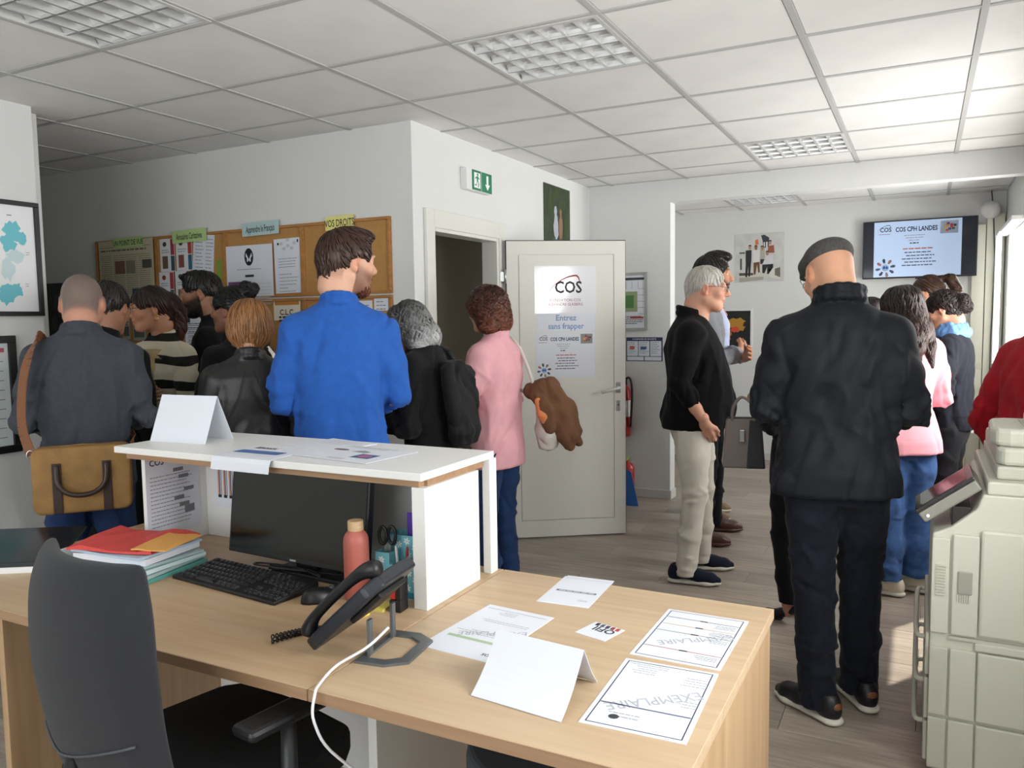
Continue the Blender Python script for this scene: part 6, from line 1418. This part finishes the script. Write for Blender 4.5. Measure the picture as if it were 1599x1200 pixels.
BRN = fabric('brown_jacket', '#6b4a35', .85, .3, 300, .15)
f = F().loft([.86, .93, 1.05, 1.16, 1.20], [.17, .17, .17, .165, .16], [-.23, -.235, -.235, -.21, -.20], [.055, .075, .075, .05, .02], [.045, .065, .065, .05, .02], [.045, .065, .06, .04, .02], 2.2)
bag_field(i9, 'shopping_bag', 'cream cloth shoulder bag hanging behind the pink shirt', f, mat('canvas_cream', '#c9c4bc', .8), n=20, origin=(.17, -.23, 1.0), parts=[('strap', MB().tube(smoothpath([(.15, -.17, 1.16), (.15, -.12, 1.3), (.14, -.06, 1.43), (.14, .02, 1.48), (.15, .09, 1.40), (.17, .08, 1.25), (.18, -.1, 1.16)], 4), .010, 8), mat('canvas_cream', '#c9c4bc', .8))])
f = F().chain([(.17, -.13, 1.18), (.19, -.22, 1.18), (.20, -.29, 1.06), (.20, -.33, .95), (.20, -.35, .88)], [.05, .075, .085, .065, .03], .04).chain([(.11, -.19, 1.15), (.11, -.26, 1.08), (.12, -.27, .98)], [.03, .05, .03], .03).cone((.26, -.3, 1.1), (.27, -.36, .9), .04, .03, .03)
bag_field(i9, 'folded_jacket', 'brown jacket with orange lining draped over the shoulder bag', f, BRN, n=60, origin=(.18, -.28, 1.0), amp=(.002, .006), L=(.08, .25))['category'] = 'jacket'
f = F().chain([(.085, -.22, 1.13), (.085, -.25, 1.06), (.095, -.255, 1.0)], [.022, .034, .014], .02); lining = [o for o in bpy.data.objects if o.name.startswith('folded_jacket')][0]
V, Q = nets(f, .007); V = V*i9['s']-np.array((.18, -.28, 1.0))*i9['s']; obj('lining', npmesh('lining', V, Q), fabric('orange_lining', '#dd8a5c', .7), lining)
# messenger bag of man 1
TAN = mat('tan_canvas', '#94703f', .75, noise=.2, nscale=20, bump=.3, bscale=400); DBR = mat('dark_brown_leather', '#33211b', .4)
def slab(w, z0, z1, y0, y1, cx=0, rr=.03):
    pts = []
    for cx_, cz_, a0 in ((w-rr, z1-rr, 0), (-w+rr, z1-rr, 1), (-w+rr, z0+rr, 2), (w-rr, z0+rr, 3)):
        for k in range(5): a = (a0+k/4)*math.pi/2; pts.append((cx+cx_+rr*math.cos(a), cz_+rr*math.sin(a)))
    return pts
t = empty('messenger_bag', (i1['T'].location[0], i1['T'].location[1], .885), math.radians(50), 'tan canvas messenger bag with dark brown leather handle and trim', 'bag')
rot = Matrix(((1,0,0,0),(0,0,-1,-.155),(0,1,0,0),(0,0,0,1)))
o = MB().prism(slab(.16, -.115, .125, 0, 0), -.005, .085, rot).build('bag_body', TAN, t, bevel=.012, seg=3); smooth_angle(o, .8)
for x in (-.08, .08): MB().box((x-.015, -.246, -.112), (x+.015, -.240, .07)).build('trim_strip', DBR, t, bevel=.002)
MB().tube(smoothpath([(-.08, -.25, .065), (-.076, -.262, .0), (-.045, -.268, -.035), (0, -.27, -.045), (.045, -.268, -.035), (.076, -.262, .0), (.08, -.25, .065)], 5), .009, 8).build('handle', DBR, t, smooth=True)
MB().tube([(-.16, -.2, -.08), (-.15, -.2, .12), (0, -.2, .128), (.15, -.2, .12), (.16, -.2, -.08)], .004, 6).build('piping', mat('tan_piping', '#7a5a30', .6), t, smooth=True)
stp = [(-.162, -.19, .10), (-.19, -.155, .2), (-.185, -.135, .34), (-.165, -.122, .44), (-.145, -.06, .508), (-.135, .01, .52), (-.12, .085, .47), (-.06, .14, .35), (.06, .16, .2), (.15, .06, .12), (.166, -.16, .10)]
sp_ = smoothpath(stp, 4); mb = MB()
for k in range(len(sp_)-1):
    a, b = Vector(sp_[k]), Vector(sp_[k+1]); d_ = (b-a).normalized(); w_ = d_.cross(Vector((a.x*.4-.05, a.y, 0)).normalized()).normalized()*.02; n_ = d_.cross(w_).normalized()*.0015
    mb.add([a-w_+n_, a+w_+n_, b+w_+n_, b-w_+n_, a-w_-n_, a+w_-n_, b+w_-n_, b-w_-n_], [(0,1,2,3),(7,6,5,4),(0,4,5,1),(2,6,7,3),(1,5,6,2),(3,7,4,0)])
mb.build('strap', mat('strap_brown', '#7c4f30', .6), t)
for x in (-.164, .164): MB().tube([(x+.012*math.cos(a), -.19, .10+.016*math.sin(a)) for a in [k*math.pi/6 for k in range(12)]], .003, 6, closed=True).build('buckle', CHROME, t, smooth=True)
# 10 white haired man
hf = scalp(.007, -.05, .074, temple=.034)
i10 = person('person with glasses in a black zip sweater and cream trousers, hand in pocket', (2.92, 1.63), -78, 1.712, 1.10, skin='#cf9a80', hairc='#b9b4ac', hair=(hf, dict(N=420, L=.045, grav=.25, r0=.002)), hk=dict(nose=1.12, fat=.008), hc=dict(stub=('#a9a39c', .4)), pitch=.10, top=KNITB, top_name='sweater', hem=.86, belly=.085, arms=((.275, -.06, 1.13), (.212, .07, .915)), hand=(.35, {1: (-.5, .15, -.85), -1: (.25, .25, -.95)}), sleeve=.42, collar=(1.515, .066, .012, 0), trousers=ECRU, legw=1.02, feet=((-.14, .07, .12), (.13, .0, -.08)), shoes=('sneaker', NAVS, RUB), seed=20, td=1.3, headfwd=.03, nfold=55, sl_r=1.12)
glasses(i10, mat('thin_frame', '#4a4e55', .3, .6), .019)
wear_mb(i10, 'zip_pull', MB().tube([(.01, .222, 1.06), (.012, .232, 1.02), (.01, .234, .97)], .004, 6), BLKL, False)
# 11 bearded man behind him
hf = scalp(.008, -.04, .066).ell((0, .02, .118), (.055, .075, .035), .02).ell((0, .075, .112), (.045, .025, .022), .015)
i11 = person('person in a grey jacket and pale blue shirt, arms folded', (2.80, 2.42), -80, 1.83, 1.0, skin='#b88468', hairc='#191513', hair=(hf, dict(N=300, L=.05, grav=.1)), hc=dict(beard=.95, beardc='#1a1512'), pitch=.05, top=GREYJ, hem=.84, arms=CROSS, arms_l=CROSSL, sleeve=.75, hand=(.4, {1: (-.9, .25, .2), -1: (.9, .3, .25)}, (0, -1, 0)), collar=(1.515, .064, .011, 0), trousers=BLK, feet=((-.2, .06, .1), (.14, .0, -.05)), shoes=('dress', BRNL, BRNL), seed=21)
f = F().loft([1.0, 1.2, 1.34, 1.44], [0]*4, [0]*4, [.055, .05, .045, .035], [.133, .137, .14, .095], [.01]*4, 2.2); V, Q = nets(f, .009); wear(i11, 'shirt', V, Q, fabric('pale_blue_shirt', '#b9c4de', .8), False)
# two more visitors almost hidden behind the pair
person('person in dark clothes and tan suede shoes behind the folded arms', (2.66, 3.02), -80, 1.58, .9, skin='#b88468', hairc='#241c18', hair=(scalp(.008), dict(N=150, L=.04)), top=BLK, arms=DOWN, trousers=BLK, feet=((-.16, .03, .1), (.12, .03, -.05)), shoes=('sneaker', TANS, RUB), seed=22, res=1.6, nfold=20)
person('person in light blue jeans and burgundy shoes beside the far wall', (2.16, 4.98), -70, 1.52, .9, skin='#b88468', hairc='#241c18', hair=(scalp(.008), dict(N=150, L=.04)), top=GREYJ, arms=DOWN, trousers=DENL, tr_name='jeans', legw=1.15, shoes=('dress', BURL, BURL), seed=23, res=1.6, nfold=20)
# 12 woman in black with heels and handbag
i12 = person('person in black with black high heels behind the flat cap wearer', (3.51, 1.22), 62, 1.43, .95, True, skin='#b98a70', hairc='#1d1614', hair=(scalp(.012, -.06), dict(N=200, L=.06)), top=BLK, arms=((.20, -.03, 1.13), (.2, .04, .89)), arms_l=((-.19, .03, 1.14), (-.05, .225, 1.262)), hand=(1.1, None), trousers=BLK, legw=.95, hemz=.12, feet=((-.08, .0, .1), (.09, .0, -.05)), shoes=('heel', BLKL, BLKL), seed=24, res=1.2, nfold=25, pitch=.2)
t = empty('handbag', (3.245, 1.32, .70), math.radians(15), 'taupe and black leather handbag with short handles beside the softshell jacket', 'bag')
TAUP = mat('taupe_leather', '#7b7068', .45)
def trap(w0, w1, d0, d1, h, x0=0): return [(-w0,-d0,0),(w0,-d0,0),(w0,d0,0),(-w0,d0,0),(-w1,-d1,h),(w1,-d1,h),(w1,d1,h),(-w1,d1,h)]
BF = [(3,2,1,0),(4,5,6,7),(0,1,5,4),(1,2,6,5),(2,3,7,6),(3,0,4,7)]
MB().add(trap(.095, .075, .075, .03, .24), BF).build('bag_body', TAUP, t, bevel=.01); MB().add([(x+.062, y*1.02, z) for x, y, z in trap(.045, .03, .076, .032, .235)], BF).build('side_gusset', BLKL, t, bevel=.006)
for y_ in (-.03, .03): MB().tube(smoothpath([(-.05, y_, .23), (-.04, y_, .30), (.0, y_*.5, .345), (.05, y_, .30), (.055, y_, .23)], 5), .006, 8).build('handle', TAUP, t, smooth=True)
MB().box((-.015, -.068, .13), (.01, -.055, .19)).build('clasp', CHROME, t, bevel=.003); MB().box((-.07, -.02, .238), (.07, .02, .245)).build('zip', BLKL, t)
# 13 man with the flat cap
hx_ = onz(1318, 1128, 0); tx_ = onz(1240, 1082, 0)
i13 = person('person in a grey flat cap, black softshell jacket and dark jeans seen from behind', (3.77, .33), 12, 1.755, 1.02, skin='#d3a080', hairc='#8a817a', yaw=.32, pitch=.40, hk=dict(fat=.006), hc=dict(stub=('#c09078', .3)), top=SOFT, hem=.81, tw=1.1, td=1.1, flare=.012, drop=.015, arms=((.24, .0, 1.10), (.13, .24, 1.06)), collar=(1.52, .076, .012, 0), trousers=DEN, tr_name='jeans', legw=1.12, feet=((-.055, -.02, .75), (.105, .12, .35)), shoes=('sneaker', BLKL, RUB, mat('tab_brown', '#7a4a2c', .45)), seed=25, nfold=110, sl_r=1.12, headfwd=.03, headz=-.03, shoulder=1.0, knee=.02)
f = F().ell((0, -.012, .068), (.084, .106, .060)).ell((0, .07, .075), (.074, .06, .035), .03).ell((0, .115, .055), (.055, .045, .012), .02).ell((0, -.0, .0), (.12, .14, .038), .006, True)
V, Q = nets(f, .005); TWD = mat('cap_tweed', '#4b4a47', .9, noise=.4, nscale=120, bump=.5, bscale=300); wear(i13, 'flat_cap', V, Q, TWD); glasses(i13, BLACKP, .02)
mb = MB()
# 14 small dark head in the distance
person('person in black standing before the far wall under the screen', (3.68, 4.25), 100, 1.58, .9, True, skin='#b98a70', hairc='#1d1512', hair=(scalp(.014, -.07), dict(N=200, L=.06)), top=BLK, arms=FWD, trousers=BLK, shoes=('dress', BLKL, BLKL), seed=26, res=1.6, nfold=20)
# 15 long haired woman in pink
hf = F().ell((0, -.016, .038), (.090, .112, .098)).cone((0, -.07, .02), (0, -.095, -.17), .085, .085, .05).chain([(.03, -.10, -.15), (.05, -.105, -.25), (.07, -.10, -.36)], [.065, .052, .016], .03).chain([(-.03, -.10, -.15), (-.035, -.108, -.26), (-.02, -.105, -.33)], [.062, .048, .014], .03).ell((0, .115, -.02), (.07, .075, .10), .012, True)
i15 = person('person in a flared pink blouse, wide blue jeans and cream sneakers', (3.955, 1.83), 32, 1.59, 1.0, True, skin='#b98a70', hairc='#1e1513', hair=(hf, dict(tip='#38241e', N=1100, L=.20, steps=14, grav=.75, wave=.006, wfreq=45, r0=.0042, lump=.006, lf=40)), pitch=.22, yaw=.25, top=PINK2, top_name='blouse', hem=.81, flare=.03, arms=FWD, sl_r=1.15, trousers=DENM, tr_name='jeans', legw=1.5, hemz=.10, feet=((-.10, .0, .9), (.10, .02, .7)), shoes=('sneaker', CREAM, RUB), seed=27, nfold=40)
mb = MB()
for k in range(5): a = k*1.256; mb.cbox((.045+.010*math.cos(a), -.115, .045+.010*math.sin(a)), (.009, .006, .009))
wear_mb(i15, 'hair_clip', mb, mat('clip_purple', '#8a7a9a', .3), smooth=False)
# 16 tall woman with ponytail
hf = scalp(.010, -.04, .062).ell((0, -.115, .07), (.022, .022, .022), .01).chain([(0, -.12, .075), (0, -.175, .05), (0, -.19, -.03), (0, -.175, -.11)], [.018, .036, .036, .012], .015)
i16 = person('person in a pale pink sweater standing behind the blue scarf', (4.11, 3.3), 72, 1.71, .97, True, skin='#bd8e74', hairc='#3a2519', hair=(hf, dict(N=450, L=.09, grav=.3, crown=(0, .05, .1))), pitch=.3, top=fabric('pale_pink_knit', '#dcb9bd', .85), top_name='sweater', arms=FWD, sl_r=1.15, trousers=DEN, shoes=('sneaker', BLKL, RUB), seed=28, res=1.2)
# 17 woman with bun and blue scarf
hf = scalp(.012, -.05, .062).ell((0, -.125, .01), (.055, .050, .058), .012).ell((.02, -.14, -.02), (.038, .036, .04), .012).ell((-.02, -.14, .03), (.036, .034, .036), .012)
i17 = person('person in a black coat and blue scarf with sunglasses pushed up', (4.185, 2.52), 80, 1.585, .98, True, skin='#bd8e74', hairc='#241814', hair=(hf, dict(N=600, L=.05, grav=.1, wave=.012, wfreq=110, r0=.0034, lump=.006, crown=(0, .06, .08))), pitch=.3, top=fabric('black_coat', '#1b1d26', .8), top_name='coat', hem=.86, arms=((.25, .0, 1.12), (.15, .23, 1.05)), sl_r=1.15, trousers=fabric('dark_grey_jeans', '#26262a', .8), tr_name='jeans', shoes=('sneaker', BLKL, RUB), seed=29)
f = F()
for k in range(14):
    a0, a1 = k*2*math.pi/14, (k+1)*2*math.pi/14
    for zc, rr, th in ((1.485, .068, .024), (1.515, .060, .020), (1.465, .078, .022)): f.cone((rr*math.cos(a0), rr*math.sin(a0)+.0, zc), (rr*math.cos(a1), rr*math.sin(a1), zc), th, th, .01)
V, Q = nets(f, .008); V = folds(V, Q, 4, 40, lambda p, r: np.array([-p[1], p[0], .3*r.randn()]), (.05, .14), (.006, .012), (.003, .006)); wear(i17, 'scarf', V, Q, fabric('blue_scarf', '#6f9bd6', .85), False)
mb = MB().tube([(.075, .06, .075), (.083, .0, .085), (.08, -.03, .07)], .002, 6).tube([(-.075, .06, .075), (-.083, .0, .085), (-.08, -.03, .07)], .002, 6)
wear_mb(i17, 'sunglasses', mb, BLACKP)
# 18 person in red by the window
i18 = person('person in a bright red wool jumper standing behind the printer', (4.415, .97), -58, 1.60, .95, True, lean=.06, headfwd=.02, skin='#c79a80', hairc='#4a3324', hair=(scalp(.012, -.06), dict(N=250, L=.06)), top=REDK, top_name='jumper', hem=.72, sl_r=1.35, tw=1.05, arms=((.22, -.07, 1.10), (.20, .0, .92)), arms_l=((-.22, -.07, 1.10), (-.18, .03, .94)), trousers=DENB, tr_name='jeans', shoes=('sneaker', BLKL, RUB), seed=30, nfold=50)
# ------------------------------------------------------------------ tidy up: every loose piece of these prints and fittings is a part of its own
def split_loose(o):
    me = o.data; n = len(me.vertices); par = list(range(n))
    def find(a):
        while par[a] != a: par[a] = par[par[a]]; a = par[a]
        return a
    for e in me.edges: a, b = find(e.vertices[0]), find(e.vertices[1]); par[a] = b
    roots = {}
    for v in range(n): roots.setdefault(find(v), []).append(v)
    if len(roots) < 2 or len(roots) > 60: return
    polys = {}
    for p in me.polygons: polys.setdefault(find(p.vertices[0]), []).append(tuple(p.vertices))
    sm_ = me.polygons[0].use_smooth; first = True
    for r_, vs in roots.items():
        ix = {v: i for i, v in enumerate(vs)}; m2 = bpy.data.meshes.new(me.name); m2.from_pydata([tuple(me.vertices[v].co) for v in vs], [], [tuple(ix[v] for v in f) for f in polys.get(r_, [])])
        m2.polygons.foreach_set('use_smooth', [sm_]*len(m2.polygons)); m2.materials.append(me.materials[0])
        if first: o.data = m2; first = False
        else: c = o.copy(); c.data = m2; COL.objects.link(c)
PIECES = ('map_region', 'stripe', 'sketch', 'foliage', 'figure', 'continent', 'lens', 'earring', 'valve', 'butterfly', 'emblem_globe', 'emblem', 'logo', 'base', 'casing', 'bag_strap', 'print', 'shirt_collar', 'sunglasses', 'seam', 'picture', 'side_panel')
SMALL = ('text_lines', 'key_legends', 'daisy_print', 'table_grid', 'cross_tee', 'hair_clip', 'pearl_collar', 'heading')
for o in list(bpy.data.objects):
    b = o.name.split('.')[0]
    if o.type == 'MESH' and o.parent:
        if b in PIECES and o.data.users == 1: split_loose(o)
        elif b in SMALL: o['kind'] = 'stuff'
print('SCRIPT SECONDS', time.time()-T0)
